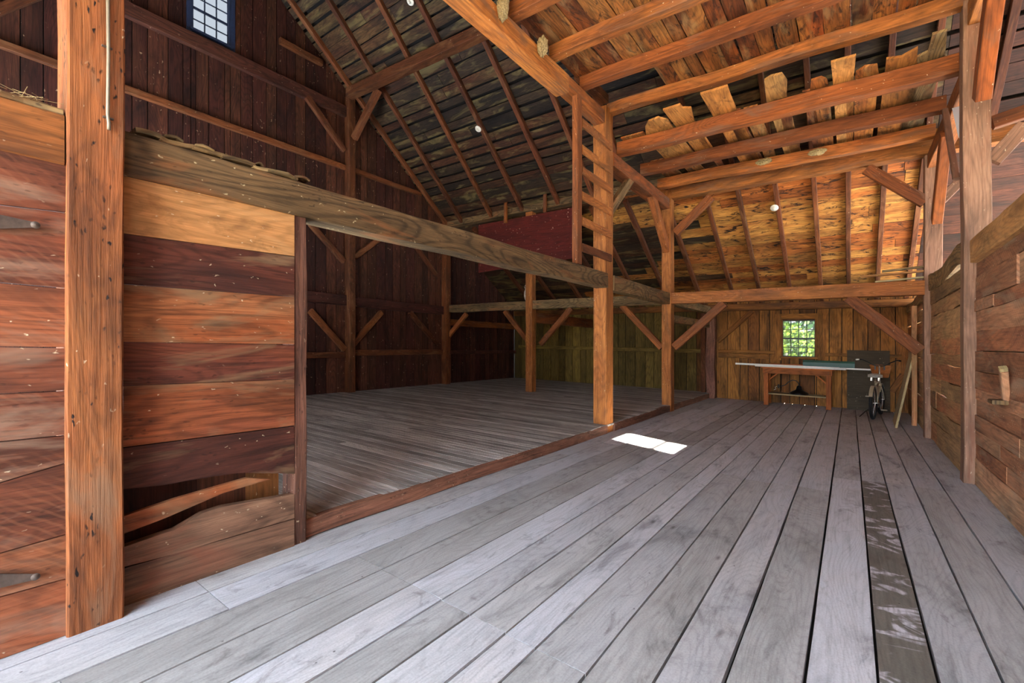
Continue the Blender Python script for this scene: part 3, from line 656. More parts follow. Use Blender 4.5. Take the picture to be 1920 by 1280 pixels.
brace((1625, 315), (1736, 378), onY, 10.12, .1, .18, 'joist', 'brace from the right wall post up to the bent tie beam')
brace((1225, 358), (1256, 468), onX, -3.19, .13, .2, 'post2', 'reddish brace leaning toward the viewer from the far aisle post')
brace((1146, 398), (1190, 330), onX, -3.19, .1, .15, 'beam', 'grey brace from the ladder post up to the lower loft beam')
brace((1825, 188), (1849, -15), onX, .99, .12, .2, 'joist', 'dark orange brace on the big right post, rising toward the viewer', 1)
brace((1746, 415), (1763, 252), onX, .99, .12, .2, 'joist', 'orange brace on the second right post, rising toward the viewer', 1)
brace((1800, 335), (1778, 205), onX, 1.0, .06, .055, 'rpost', 'thin brace behind the big right post up to the lower loft beam')
brace((660, 258), (706, 165), onY, 6.62, .12, .16, 'rafter', 'brace from the tall gable post up to the heavy purlin')
brace((1345, 640), (1410, 583), onY, YB-.1, .05, .12, 'back', 'old diagonal brace on the back wall left of the window')
brace((1765, 375), (1802, 338), onY, 10.2, .08, .14, 'rpost', 'short brace going right from the second right post')
brace((1862, 300), (1925, 232), onY, 7.1, .09, .15, 'rpost', 'brace going right from the big right post')
brace((1862, 228), (1930, 205), onY, 8.2, .1, .16, 'rafter', 'rail above the right wall seen past the big post')

# rafters
names = ['first', 'second', 'third', 'fourth', 'fifth', 'sixth', 'seventh', 'eighth', 'ninth']
def rafter(xt, yt, xb, yb, mat, label, w_=.10, h_=.12, dz=0):
    a = Vector((xt, yt, roof_z(yt)-h_/2-.004-dz)); b = Vector((xb, yb, roof_z(yb)-h_/2-.004-dz))
    timber('rafter', a, b, w_, h_, mat, label, 'rafter', wob=.006)
k = (9.34-8.85)/(10.03-5.45)
L1 = [(-9.85, -9.98), (-8.85, -9.34), (-7.62, -8.20), (-6.74, -7.11), (-5.75, -5.99), (-4.85, -5.0), (-4.0, -4.1)]
for i, (a, b) in enumerate(L1):
    rafter(a+(a-b)*.38, RIDGE+.05, b, 10.05, 'rafter', names[i] + ' rafter from the left gable on the back roof slope, above the plate')
XS = [-9.1, -8.1, -7.1, -6.2, -5.2, -4.3, -3.4, -2.55, -1.9, -1.22, -.57, -.03, .5, 1.03]
nm = ['thirteenth', 'twelfth', 'eleventh', 'tenth', 'ninth', 'eighth', 'seventh', 'sixth', 'fifth', 'fourth', 'third', 'second', 'first']
for i, x in enumerate(XS):
    if x < -3:
        rafter(x, 10.3, x, YB+.1, 'rafter', 'lean-to rafter over the dark platform corner, number %s from the gable' % (names[i] if i < 9 else i))
    else:
        rafter(x, 10.12, x, YB+.1, 'rafter', 'lean-to rafter over the far aisle, %s from the left of those above the crossbeam' % names[i-6], .085, .1)
        rafter(x, RIDGE+.05, x, 10.04, 'rafter', 'main roof rafter seen above the lower loft, %s from the ladder post' % names[i-6], .085, .1)
for i, x in enumerate([1.75, 2.45, 3.2, 3.95, 4.7, 5.5]):
    rafter(x, RIDGE+.05, x, 10.1, 'rafter', 'rafter over the right bay, %s beyond the right wall' % names[i], .1, .12)
for i, x in enumerate([-9.9, -8.9, -7.9, -6.9, -5.9, -4.9, -3.9]):
    rafter(x, RIDGE-.05, x, YF, 'rafter', 'rafter of the front roof slope, %s from the left gable' % names[i])
# extra gable rafters against the wall
# studs above the red panel
for i, (u, va, vb) in enumerate(((948, 347, 418), (1022, 316, 398))):
    a, b = onY(u, vb, 9.9), onY(u, va, 9.9)
    timber('hanging_stud', a, b, .09, .06, 'joist', ('left' if i == 0 else 'right') + ' of two thin studs rising from the red painted panel', 'stud', wob=0)
# red panel
m = MB(300); P = [onY(897, 422, 9.95), onY(1090, 386, 9.95), onY(1090, 482, 9.95), onY(897, 511, 9.95)]
m.slab(P, (0, 1, 0), .03, (1, 0, 0)); obj('painted_panel', m, W['panel'], None, 'dark red painted board panel hanging behind the ladder', 'panel')

# ------------------------------------------------------------------ loft: near joists and deck
JY = [(1.5, 'first'), (2.42, 'second'), (3.34, 'third'), (4.25, 'fourth'), (5.19, 'fifth'), (6.05, 'sixth'), (7.0, 'seventh')]
for y, nmj in JY:
    o = hb(-3.24, 1.22 if y > 6.5 else 1.16, y, y+.15, 5.275, 5.44, 'joist', 'upper loft joist, %s from the front' % nmj, 'loft_joist', 'joist', .02)
for y, z, h, lb in ((7.30, 4.685, .22, 'big near joist of the lower loft, under the ragged slab ends'), (8.38, 4.69, .2, 'second joist of the lower loft'), (9.34, 4.70, .19, 'third joist of the lower loft, spotted with droppings')):
    hb(-3.2, 1.04, y, y+.15, z, z+h, 'joist', lb, 'loft_joist', 'joist', .02)
mb = MB(30); x = -3.3
while x < 1.2:
    wd = mb.rg.uniform(.17, .3); y1 = 7.12 + mb.rg.uniform(-.03, .05)
    if -3.4 < x < -2.45: y1 = 6.15
    y0 = 1.2; gp = mb.rg.choice([.003, .006, .012, .02])
    ym = mb.rg.uniform(3.0, 4.3)
    for a, b in ((y0, ym), (ym+.01, y1)):
        mb.plank((x, a, 5.446), (x, b, 5.446), (wd-gp, 0, 0), (0, 0, 1), .025, wob=.022)
    x += wd
obj('ceiling', mb, W['loft'], label='rough loft deck boards over the near aisle', cat='ceiling', kind='structure')
# loose slabs on the lower loft; ragged ends overhang the big joist
def loose(poly_px, label, zb, yb2, tilt=0, mat='slab', th=.03):
    """front end polygon given in pixels, laid on height z; back end at Y=yb2"""
    m = MB(TI[0]); TI[0] += 1
    pts = [onZ(u, v, zb) for u, v in poly_px]
    P = [Vector((p.x, p.y, zb)) for p in pts]
    P += [Vector((P[-1].x, yb2, zb)), Vector((P[0].x, yb2, zb))]
    m.slab(P, (0, 0, 1), th, (0, 1, 0)); return obj('slab_board', m, W[mat], None, label, 'board')
ZL = 4.925
loose([(1212, 262), (1210, 240), (1216, 228), (1234, 221), (1252, 226), (1264, 242)], 'round-ended slab board at the left end of the lower loft', ZL, 8.7)
loose([(1268, 238), (1243, 207), (1275, 197), (1280, 203), (1296, 203), (1302, 228)], 'pale board with a chipped corner, right of the round-ended slab', ZL, 8.6)
loose([(1336, 216), (1313, 177), (1364, 162), (1370, 180), (1382, 208)], 'broad orange slab board jutting furthest toward the viewer', ZL, 10.2)
loose([(1437, 188), (1433, 152), (1445, 144), (1466, 139), (1476, 153), (1475, 180)], 'narrow waisted slab board with a rounded end', ZL, 10.3)
loose([(1519, 168), (1521, 152), (1540, 146), (1550, 150), (1554, 162)], 'short dark slab end lying low on the big joist', ZL, 9.6, mat='loft')
loose([(1562, 156), (1558, 118), (1605, 105), (1600, 150)], 'square-ended pale slab with saw marks, middle of the lower loft', ZL, 10.3)
loose([(1603, 148), (1605, 137), (1622, 126), (1645, 123), (1648, 142)], 'brown slab with a humped end, right of the square pale one', ZL, 10.2, mat='loft')
loose([(1660, 132), (1662, 112), (1690, 108), (1721, 91), (1718, 122)], 'bright orange slab with a slanted end', ZL, 10.2)
loose([(1720, 118), (1720, 108), (1740, 98), (1748, 66), (1776, 58), (1772, 104)], 'tall forked grey slab at the right end of the lower loft', ZL, 10.2, mat='beam')
rg = random.Random(77)
fills = [(-3.1, -2.72, 7.25, 7.9), (-2.05, -1.95, 7.5, 9.9), (-1.52, -1.30, 7.34, 10.2), (-1.27, -1.08, 7.36, 9.9), (-.85, -.70, 7.33, 10.1), (-.52, -.40, 7.32, 10.3), (-3.05, -2.75, 8.5, 10.2), (-2.6, -2.3, 8.75, 10.3), (-.05, .03, 7.4, 10.2), (.62, .72, 7.35, 10.2)]
for a, b, c_, d in fills:
    m = MB(TI[0]); TI[0] += 1; m.plank((a, c_, ZL), (a, d, ZL), (b-a, 0, 0), (0, 0, 1), .025, wob=.03)
    obj('slab_board', m, W['loft'], None, 'rough filler board lying across the lower loft joists between the ragged slabs', 'board', 'filler boards on the lower loft')
# ------------------------------------------------------------------ ladder
t = thing('ladder', (-3.1, 6.2, 2.62), 'fixed wooden ladder of flat rungs standing on the long weathered beam', 'ladder')
m = MB(41); m.beam((-3.20, 5.90, 2.615), (-3.20, 5.90, 5.05), .09, .14, wob=.004, up=(0, 1, 0)); obj('rail', m, W['post2'], t)
for v in (222, 272, 313, 360, 408, 458):
    z = onX(1088, v, -3.16).z; m = MB(v)
    m.beam((-3.17, 5.985, z-.03), (-3.17, 7.0, z-.03), .04, .12, wob=.003); obj('rung', m, W['post2'], t)

# ------------------------------------------------------------------ left board partition (between big post and door post)
XP = -3.12
t = thing('board_partition', (XP, 1.15, 0), 'partition of wide red-brown boards with broken bottom boards, right of the foreground post', 'partition')
def pb(pts, mat, seed, th=.03, lab=None, X=XP, c=None):
    m = MB(seed); P = [onX(u, v, X) for u, v in pts]; m.slab(P, (-1, 0, 0), th, (0, 1, 0), c=c); o = obj('board', m, W[mat], t)
    if lab: o['label'] = lab
L, R = 231, 552
rows = [((326, 437), (396, 480), 'tanb'), ((438, 532), (481, 556), 'red'), ((533, 641), (557, 645), 'red'), ((642, 723), (646, 710), 'red'), ((724, 838), (711, 797), 'red')]
for i, ((a, b), (c_, d), mt) in enumerate(rows):
    pb([(L, a), (L, b), (R, d), (R, c_)], mt, 400+i*3, lab='pale orange board' if i == 0 else None, c=[(.9, .31, .8), (.1, .52, .5), (.85, .13, .75), (.15, .74, .7), (.6, .45, .8)][i])
pb([(L, 840), (L, 917), (300, 910), (400, 893), (450, 886), (R, 888), (R, 799)], 'red', 420)
pb([(L, 1001), (L, 968), (328, 935), (463, 896), (507, 898), (419, 924), (310, 971)], 'red', 421, lab='split board slanting across the gap', X=XP+.02)
pb([(L, 1063), (L, 1026), (300, 1002), (328, 993), (380, 962), (416, 950), (R, 926), (R, 971), (412, 1012), (346, 1033)], 'lowb', 422, .05)
pb([(L, 1148), (L, 1066), (R, 973), (R, 1034)], 'lowb', 423)
for i, (y0, y1) in enumerate(((.66, 1.1), (1.10, 1.38), (1.38, 1.6))):
    m = MB(430+i); m.box(XP-.16, XP-.13, y0, y1, 0.0, 1.0, 2); obj('backing_board', m, W['tanb' if i == 2 else 'gable'], t)
# left of the post: hinged boards
t = thing('hinged_board_door', (-3.04, .2, 0), 'boarded door leaf with iron strap hinges at the left edge', 'door')
Lh, Rh = -300, 127
def lerpv(v0, v1, u0=0, u1=130):
    return lambda u: v0 + (v1-v0)*(u-u0)/(u1-u0)
lines = [lerpv(277, 300), lerpv(384, 399), lerpv(530, 541), lerpv(650, 652), lerpv(738, 732), lerpv(828, 815), lerpv(905, 866), lerpv(1037, 1000), lerpv(1119, 1083), lerpv(1245, 1201)]
m = MB(450)
for i, (a, b) in enumerate(zip(lines, lines[1:])):
    P = []
    for u, f in ((Lh, a), (Rh, a), (Rh, b), (Lh, b)):
        p = onX(u, f(u)+(1.2 if f is a else -1.2), -3.03)
        p.z = max(p.z, .003); P.append(p)
    m.slab(P, (-1, 0, 0), .03, (0, 1, 0))
obj('boards', m, W['door'], t)
for v0, v1 in ((410, 422), (1095, 1080)):
    m = MB(451); a, b = onX(-60, v0, -3.012), onX(66, v1, -3.012)
    n_ = 8; P = []
    d = (b-a)
    top = [a + d*k/n_ + Vector((0, 0, .034*(1-k/n_)+.012)) for k in range(n_+1)]; bot = [a + d*k/n_ - Vector((0, 0, .034*(1-k/n_)+.012)) for k in range(n_+1)]
    m.slab(bot + top[::-1], (1, 0, 0), .008, (0, 1, 0)); m.lathe(b + Vector((.006, 0, 0)), [(.016, 0), (.016, .004), (.008, .008), (.001, .01)], ax=(1, 0, 0))
    obj('strap_hinge', m, M_iron, t)
# debris crusts on top of the weathered beam
m = MB(460); y = .76
while y < 1.68:
    l = m.rg.uniform(.08, .2); m.beam((-3.16, y, 2.565), (-3.16, min(y+l, 1.66), 2.568+m.rg.uniform(-.004, .004)), .13, .026, wob=.04, seg=4)
    if m.rg.random() < .6: m.beam((-3.15, y+.02, 2.583), (-3.15, y+l*.7, 2.583), .10, .014, wob=.06, seg=3)
    y += l*.95
obj('bark_strip', m, W['beam'], None, 'crumbling strip of bark and dirt on top of the long weathered beam', 'bark strip')
m = MB(461); m.beam((-3.13, -.3, 2.52), (-3.11, .47, 2.515), .16, .035, wob=.06, seg=6)
obj('bark_strip', m, W['beam'], None, 'chunk of bark on top of the orange header beam at the left edge', 'bark strip')
m = MB(462)
for i in range(90):
    p = Vector((-3.1+m.rg.uniform(-.08, .09), m.rg.uniform(-.1, .44), 2.54+m.rg.uniform(0, .012))); a = m.rg.uniform(0, 6.28)
    d = Vector((cos(a)*.05, sin(a)*.05, m.rg.uniform(-.02, .02))); m.tube([p-d, p, p+d], .0012, 3)
obj('straw', m, W['pale'], None, 'loose straw on the header beam at the left edge', 'straw', kind='stuff')
# conduit on the foreground post
c0 = onX(204, 243, -2.985); c1 = onX(199, -40, -2.985)
t = thing('conduit_pipe', c0, 'thin pale conduit running down the foreground post', 'conduit')
m = MB(463); m.tube([c0, c0+Vector((0, .0, .03)), c0.lerp(c1, .1)+Vector((0, -.003, 0)), c0.lerp(c1, .5)+Vector((0, .004, 0)), c1+Vector((0, 0, .8))], .0075, 12); obj('pipe', m, M_conduit, t, smooth=True)
for f in (.08, .55):
    p = c0.lerp(c1, f); m = MB(464); m.beam(p+Vector((-.008, -.02, 0)), p+Vector((-.008, .02, 0)), .018, .008, ch=.002); obj('clip', m, M_iron, t)

# ------------------------------------------------------------------ workbench and what stands on it
bx0, bx1, by0, by1 = -1.76, -.36, 13.08, 13.66
t = thing('workbench', (-1.06, 13.3, 0), 'wooden workbench with a low shelf under the small window', 'workbench')
for x in (bx0+.05, bx1-.05):
    for y in (by0+.05, by1-.05):
        m = MB(int(x*31+y*7)+900); m.box(x-.05, x+.05, y-.05, y+.05, 0, .86, 2); obj('leg', m, W['bench'], t)
m = MB(471); m.box(bx0, bx1, by0-.02, by0+.02, .8, .93, 0); m.box(bx0, bx1, by1-.02, by1+.02, .8, .93, 0); m.box(bx0-.02, bx0+.02, by0+.02, by1-.02, .8, .93, 1); m.box(bx1-.02, bx1+.02, by0+.02, by1-.02, .8, .93, 1); obj('apron', m, W['bench'], t)
m = MB(472); m.box(bx0-.05, bx1+.08, by0-.04, by1+.04, .93, .96, 0); obj('top', m, W['bench'], t)
m = MB(473); m.box(bx0+.08, bx1-.08, by0+.03, by1-.03, .27, .295, 0); obj('shelf', m, W['pale'], t)
for s_, x in ((1, bx0+.1), (-1, bx1-.1)):
    m = MB(474); m.beam((x, by0+.07, .62), (x+s_*.2, by0+.07, .81), .03, .06, up=(0, 1, 0)); obj('corner_brace', m, W['bench'], t)
for x in (bx0+.05, bx1-.05):
    for z in (.83, .88): m = MB(475); m.lathe((x, by0-.021, z), [(.008, 0), (.008, .003), (.001, .005)], 8, ax=(0, -1, 0)); obj('screw', m, M_iron, t)
m = MB(480); m.beam((-2.42, 13.12, 1.01), (-.2, 13.14, .99), .05, .045); obj('white_strip', m, M_white, None, 'long white trim strip overhanging the left end of the bench', 'trim strip')
m = MB(481); m.beam((-1.95, 13.1, .976), (-.08, 13.02, .976), .12, .03); obj('white_strip', m, M_white, None, 'broad white trim strip lying along the front of the bench', 'trim strip')
m = MB(482); m.beam((-1.0, 13.3, .98), (.42, 13.24, .985), .05, .035); obj('white_strip', m, M_white, None, 'white trim strip overhanging the right end of the bench', 'trim strip')
m = MB(483); m.beam((-1.75, 13.5, .985), (-.9, 13.5, .985), .2, .05); m.beam((-1.7, 13.6, 1.02), (-.95, 13.58, 1.02), .1, .03)
obj('loose_board', m, W['bench'], None, 'reddish loose board lying at the back of the workbench', 'board')
m = MB(484); prof = [(13.38, .965), (13.62, .965), (13.62, 1.10), (13.6, 1.15), (13.58, 1.10), (13.56, .985), (13.40, .985)]
m.slab([(-.96, a, b) for a, b in prof], (1, 0, 0), 1.05, (1, 0, 0)); obj('green_metal_flashing', m, M_green, None, 'dark green metal channel lying on the workbench below the window', 'metal channel')
# gooseneck barn lamp on the shelf
lx, ly, lz = -1.02, 13.36, .297
t = thing('gooseneck_lamp', (lx, ly, lz), 'black gooseneck barn lamp stored on the shelf under the workbench', 'lamp')
m = MB(490); m.lathe((lx, ly, lz), [(.20, 0), (.205, .012), (.19, .045), (.13, .08), (.075, .11), (.055, .16), (.05, .2), (.02, .215)], 28); obj('lamp_shade', m, M_black, t, smooth=True)
m = MB(491); m.tube([(lx, ly, lz+.2), (lx-.01, ly, lz+.27), (lx-.06, ly, lz+.33), (lx-.14, ly, lz+.345), (lx-.22, ly, lz+.3), (lx-.29, ly, lz+.22), (lx-.37, ly, lz+.18), (lx-.45, ly, lz+.17)], .011, 10); obj('gooseneck', m, M_black, t, smooth=True)
m = MB(492); m.lathe((lx-.43, ly, lz+.17), [(.055, 0), (.055, .02), (.02, .04)], 20, ax=(-1, 0, 0)); obj('mounting_plate', m, M_black, t)
m = MB(493); m.tube([(lx-.47, ly, lz+.17), (lx-.52, ly-.01, lz+.14), (lx-.50, ly-.02, lz+.10), (lx-.55, ly, lz+.07)], .004, 6); obj('wires', m, M_white, t)
# black panel against the back wall
m = MB(494); m.slab([(-.06, 13.60, .0), (.74, 13.60, .0), (.74, 13.73, 1.42), (-.06, 13.73, 1.42)], (0, -1, .09), .02, (1, 0, 0))
M_blk = wood('black_board', ['#382e20', '#463a28'], grain=.3, knots=0, specks=.25, stain=.3, rings=0)
obj('dark_panel', m, M_blk, None, 'large blackened panel leaning on the back wall behind the bicycle', 'panel')
# leaning board by the right wall
m = MB(495)
A = Vector((.63, 10.95, 0)); B = Vector((.72, 12.35, 0)); Cc = Vector((.98, 12.25, 1.38)); D = Vector((.93, 11.75, 1.40))
A2 = onZ(1678, 802, 0); m.slab([A2, Vector((.70, 12.15, 0)), Vector((.965, 12.2, 1.40)), Vector((.985, 11.75, 1.42))], (1, .12, -.2), .035, (0, 0, 1))
obj('leaning_board', m, W['pale'], None, 'pale board leaning against the right wall beside the bicycle', 'board')
# boards stored on top of the right wall, above the crossbeam
for i, (x0, x1, y, z, mt, lb) in enumerate(((.35, .98, 10.16, 2.63, 'pale', 'short pale board on the crossbeam at the right post'), (.15, 1.0, 10.2, 2.74, 'tanb', 'thin lath on the crossbeam, sticking out furthest left'), (.45, 1.1, 10.24, 2.82, 'beam', 'grey board on top of the little stack on the crossbeam'))):
    m = MB(500+i); m.beam((x0, y, z-.005), (x1, y+.02, z+.035), .09, .035 if i else .03, wob=.003); obj('stored_board', m, W[mt], None, lb, 'board')
m = MB(508); m.slab([onX(u, v, 1.0) for u, v in ((1785, 203), (1801, 198), (1801, 262), (1797, 258))], (1, 0, 0), .02, (0, 0, 1))  # white patch painted in for daylight seen past the brace
obj('daylight_patch', m, plain('daylight_white', '#f2f6fa', .5), None, 'white patch standing in for daylight between the big right post and the thin brace', 'board')
timber('timber_brace', onY(1672, 734, 13.7), onY(1694, 702, 13.7), .13, .04, 'back', 'short diagonal board in the back right corner behind the bicycle', 'brace', up=(0, 1, 0), wob=.01)
# bracket on the right wall
q = onX(1893, 705, XR+.03)
t = thing('wooden_bracket', (XR, q.y, 1.0), 'slanting wooden bracket with a small ledge on the near right wall', 'bracket')
m = MB(510); m.beam((XR+.02, q.y+.05, 1.04), (XR-.03, q.y-.13, 1.29), .05, .05, up=(0, 1, 0)); obj('arm', m, W['rwall'], t)
m = MB(511); m.beam((XR-.03, q.y-.03, 1.015), (XR-.03, q.y+.13, 1.015), .1, .035); obj('ledge', m, W['beam'], t)
m = MB(512); m.beam((XR-.032, q.y-.135, 1.295), (XR-.037, q.y-.15, 1.32), .05, .05, up=(0, 1, 0)); obj('end_block', m, W['pale'], t)
# pale strips on the right wall
m = MB(513); P = [onX(u, v, XR+.025) for u, v in ((1870, 438), (1872, 422), (1925, 383), (1925, 400))]; m.slab(P, (-1, 0, 0), .012, (0, 1, 0))
obj('white_batten', m, M_white, None, 'short white batten high on the near right wall', 'batten')
# header cap of the right wall
hb(1.05, 1.22, YF, 6.97, 2.41, 2.66, 'tanb', 'tan cap beam on top of the near right wall', wob=.02)
hb(1.04, 1.2, 7.2, 10.11, 2.43, 2.68, 'beam', 'rough weathered cap beam on the right wall beyond the big post', wob=.05)
hb(1.04, 1.2, 10.33, YB-.02, 2.3, 2.5, 'beam', 'dim cap beam on the right wall at the back corner', wob=.04)
# light fixtures
for i, (u, v, lb) in enumerate(((1452, 389, 'round white lampholder on a rafter over the far aisle'), (897, 241, 'round white lampholder on the middle left rafter'), (770, 2, 'round white lampholder at the top edge on a left rafter'))):
    x, y, z = ray(u, v); tt = 1
    while H+z*tt < roof_z(y*tt)-.13: tt += .01
    p = Vector((x*tt, y*tt, H+z*tt)); n = Vector((0, -RS, -1)).normalized()
    t = thing('lampholder', p, lb, 'light fixture')
    m = MB(520+i); m.lathe(p, [(.075, 0), (.078, .012), (.07, .028), (.035, .036), (.03, .05)], 24, ax=n); obj('base', m, M_white, t, smooth=False)
    m = MB(530+i); m.lathe(p+n*.045, [(.024, 0), (.026, .02), (.018, .035), (.002, .042)], 16, ax=n); obj('socket', m, M_white, t)
# wasp / swallow nests
for i, (u, v, s_, lb) in enumerate(((943, 14, (.07, .07, .14), 'long mud nest hanging under the loft beam at the top edge'), (1017, 87, (.07, .07, .12), 'small mud nest hanging on the orange loft beam'))):
    p = onX(u, v, -3.15); m = MB(540+i); m.blob(p, s_, .35, 12, i+2, 4); obj('mud_nest', m, M_nest, None, lb, 'nest')
for i, (u, v, Y, lb) in enumerate(((1432, 303, 9.34, 'flat crusty nest on the third lower joist, the left of two'), (1532, 285, 9.34, 'crusty nest on the third lower joist, the right of two'), (958, 502, 9.92, 'clump of cobwebby nest under the red panel'))):
    p = onY(u, v, Y); m = MB(550+i); m.blob(p, (.13, .05, .055), .5, 10, i+9, 5); obj('mud_nest', m, M_nest, None, lb, 'nest')
# owl figure on the crossbeam
op = onY(985, 558, 10.05); ox, oy = op.x-.02, 10.16; oz = 2.585
t = thing('owl_decoy', (ox, oy, oz), 'pale owl decoy perched on the crossbeam left of the freestanding post', 'owl decoy')
M_owl = plain('owl_grey', '#b8b0a2', .8, nz=.6, sc=30)
m = MB(560); m.lathe((ox, oy, oz), [(.03, 0), (.06, .04), (.085, .14), (.08, .24), (.055, .31), (.05, .34)], 20); obj('body', m, M_owl, t, smooth=True)
m = MB(561); m.blob((ox, oy, oz+.38), (.075, .068, .065), .05, 12, 3); m.lathe((ox-.045, oy, oz+.42), [(.02, 0), (.001, .05)], 8); m.lathe((ox+.045, oy, oz+.42), [(.02, 0), (.001, .05)], 8); obj('head', m, M_owl, t, smooth=True)
m = MB(562)
for s_ in (-1, 1): m.lathe((ox+s_*.028+.01, oy-.062, oz+.385), [(.018, 0), (.016, .006), (.001, .009)], 14, ax=(.2, -1, 0))
m.lathe((ox+.01, oy-.07, oz+.36), [(.009, 0), (.001, .025)], 8, ax=(0, -.5, -1)); obj('eyes_and_beak', m, M_black, t)

# ------------------------------------------------------------------ bicycle (seen from behind)
bo = onZ(1637, 786, 0); hd = Vector((.16, 1.0, 0)).normalized(); lf = Vector((-hd.y, hd.x, 0))
def bk(x, y, z): return Vector((bo.x, bo.y, 0)) + hd*x + lf*y + Vector((0, 0, z))
t = thing('bicycle', bk(.5, 0, 0), 'cruiser bicycle with wide handlebars and a wicker basket, parked by the back wall', 'bicycle')
M_tire = plain('tyre_rubber', '#101010', .8); M_chrome = plain('chrome', '#b8b4ac', .25, .9); M_frame = plain('bicycle_paint', '#948870', .4, nz=.1)
M_seat = plain('saddle_cloth', '#9c9488', .8, nz=.3, sc=40); M_wick = wood('wicker', ['#b0642c', '#c47c3c'], grain=.5, knots=0, stain=.3, rings=0)
for cx, nmw in ((0, 'rear'), (1.08, 'front')):
    ring = lambda r, n=36: [bk(cx+cos(2*pi*k/n)*r, 0, .34+sin(2*pi*k/n)*r) for k in range(n)]
    m = MB(570); m.tube(ring(.31), .032, 10, closed=True); wh = obj('wheel', m, M_tire, t, smooth=True)
    m = MB(571); m.tube(ring(.288), .012, 8, closed=True); obj('rim', m, M_chrome, wh, smooth=True)
    m = MB(572)
    for k in range(28):
        a = 2*pi*k/28; s_ = .03 if k % 2 else -.03; m.tube([bk(cx+cos(a+.2)*.02, s_, .34+sin(a+.2)*.02), bk(cx+cos(a)*.283, 0, .34+sin(a)*.283)], .0014, 4)
    m.tube([bk(cx, -.06, .34), bk(cx, .06, .34)], .014, 10); obj('spokes', m, M_chrome, wh)
    m = MB(573); n_ = 18
    A0, A1 = (.1, 2.7) if cx == 0 else (.7, 2.6)
    arc = [bk(cx+cos(A0+(A1-A0)*k/n_)*.355, 0, .34+sin(A0+(A1-A0)*k/n_)*.355) for k in range(n_+1)]
    b0 = len(m.v); cc = m.tint()
    for k in range(n_):
        p, q_ = arc[k], arc[k+1]; m.slab([p-lf*.032, p+lf*.032, q_+lf*.032, q_-lf*.032], (q_-p).cross(lf), .004, q_-p, cc)
    obj('fender', m, M_frame, t)
m = MB(580); r = .014
m.tube([bk(.43, 0, .30), bk(.30, 0, .78)], r+.002, 10); m.tube([bk(.30, 0, .70), bk(.55, 0, .74), bk(.86, 0, .72)], r+.003, 10); m.tube([bk(.43, 0, .30), bk(.65, 0, .42), bk(.88, 0, .64)], r+.004, 10)
m.tube([bk(.86, 0, .76), bk(.89, 0, .62)], .02, 10)
for s_ in (-1, 1):
    m.tube([bk(.31, s_*.015, .68), bk(.1, s_*.06, .50), bk(0, s_*.065, .34)], .009, 8); m.tube([bk(.43, s_*.02, .30), bk(0, s_*.065, .34)], .009, 8)
    m.tube([bk(.89, s_*.03, .62), bk(.95, s_*.055, .5), bk(1.08, s_*.055, .34)], .011, 8)
obj('frame', m, M_frame, t, smooth=True)
m = MB(581)
n_ = 20; pts = []
for k in range(n_):
    a = 2*pi*k/n_; wd = .125*(1 if cos(a) < 0 else .55); pts.append((cos(a)*.14, sin(a)*wd))
m.slab([bk(.27+x, y, .86) for x, y in pts], (0, 0, 1), .06, hd); m.blob(bk(.25, 0, .905), (.12, .13, .035), .02, 10, 2); obj('saddle', m, M_seat, t, smooth=True)
m = MB(582); m.tube([bk(.305, 0, .74), bk(.285, 0, .87)], .012, 8)
for s_ in (-1, 1): m.lathe(bk(.2, s_*.06, .79), [(.022, 0), (.022, .07)], 12)
obj('seat_post', m, M_chrome, t)
m = MB(583); m.tube([bk(.86, 0, .75), bk(.83, 0, 1.08)], .014, 10); m.tube([bk(.83, 0, 1.08), bk(.87, 0, 1.10)], .016, 8); obj('stem', m, M_chrome, t)
m = MB(584)
for s_ in (-1, 1): m.tube([bk(.87, 0, 1.09), bk(.88, s_*.08, 1.09), bk(.86, s_*.2, 1.17), bk(.80, s_*.30, 1.22), bk(.70, s_*.355, 1.22)], .011, 8)
obj('handlebar', m, M_black, t, smooth=True)
for s_ in (-1, 1):
    m = MB(585); m.tube([bk(.72, s_*.345, 1.22), bk(.62, s_*.375, 1.215)], .016, 10); obj('grip', m, M_black if s_ < 0 else M_white, t, smooth=True)
# wicker basket
bs = thing('wicker_basket', bk(1.02, 0, .84), 'x', 'basket'); bs['label'] = 'tapered wicker basket hung on the bicycle handlebars'
def bkt(x, y, z): return bk(1.04+x, y, z)
def ringb(z, wx, wy, n=24):
    o_ = []
    for k in range(n):
        a = 2*pi*k/n; cx_, sy_ = cos(a), sin(a); e = 4; rr = (abs(cx_)**e + abs(sy_)**e)**(-1/e); o_.append(bkt(cx_*rr*wx, sy_*rr*wy, z))
    return o_
m = MB(590); nlay = 12
for k in range(nlay+1):
    f = k/nlay; m.tube(ringb(.84+.24*f, .09+.035*f, .13+.05*f), .011, 6, closed=True)
for k in range(24):
    lo, hi = ringb(.84, .09, .13)[k], ringb(1.08, .125, .18)[k]; m.tube([lo, hi], .007, 5)
m.slab(ringb(.835, .088, .128), (0, 0, 1), .01, hd); obj('weave', m, M_wick, bs)
m = MB(591); m.tube(ringb(1.09, .128, .183), .015, 8, closed=True); obj('rim', m, M_wick, bs)
for s_ in (-1, 1): m = MB(592); m.beam(bkt(-.135, s_*.08, 1.11), bkt(-.135, s_*.08, 1.0), .025, .006); obj('strap', m, M_black, bs)
m = MB(593); m.lathe(bk(.43, -.035, .30), [(.09, 0), (.09, .006)], 24, ax=-lf); m.tube([bk(.43, .06, .30), bk(.43, -.06, .30)], .012, 8)
m.tube([bk(.43, -.06, .30), bk(.52, -.065, .16)], .009, 8); m.tube([bk(.43, .06, .30), bk(.34, .065, .44)], .009, 8); obj('crank', m, M_chrome, t)
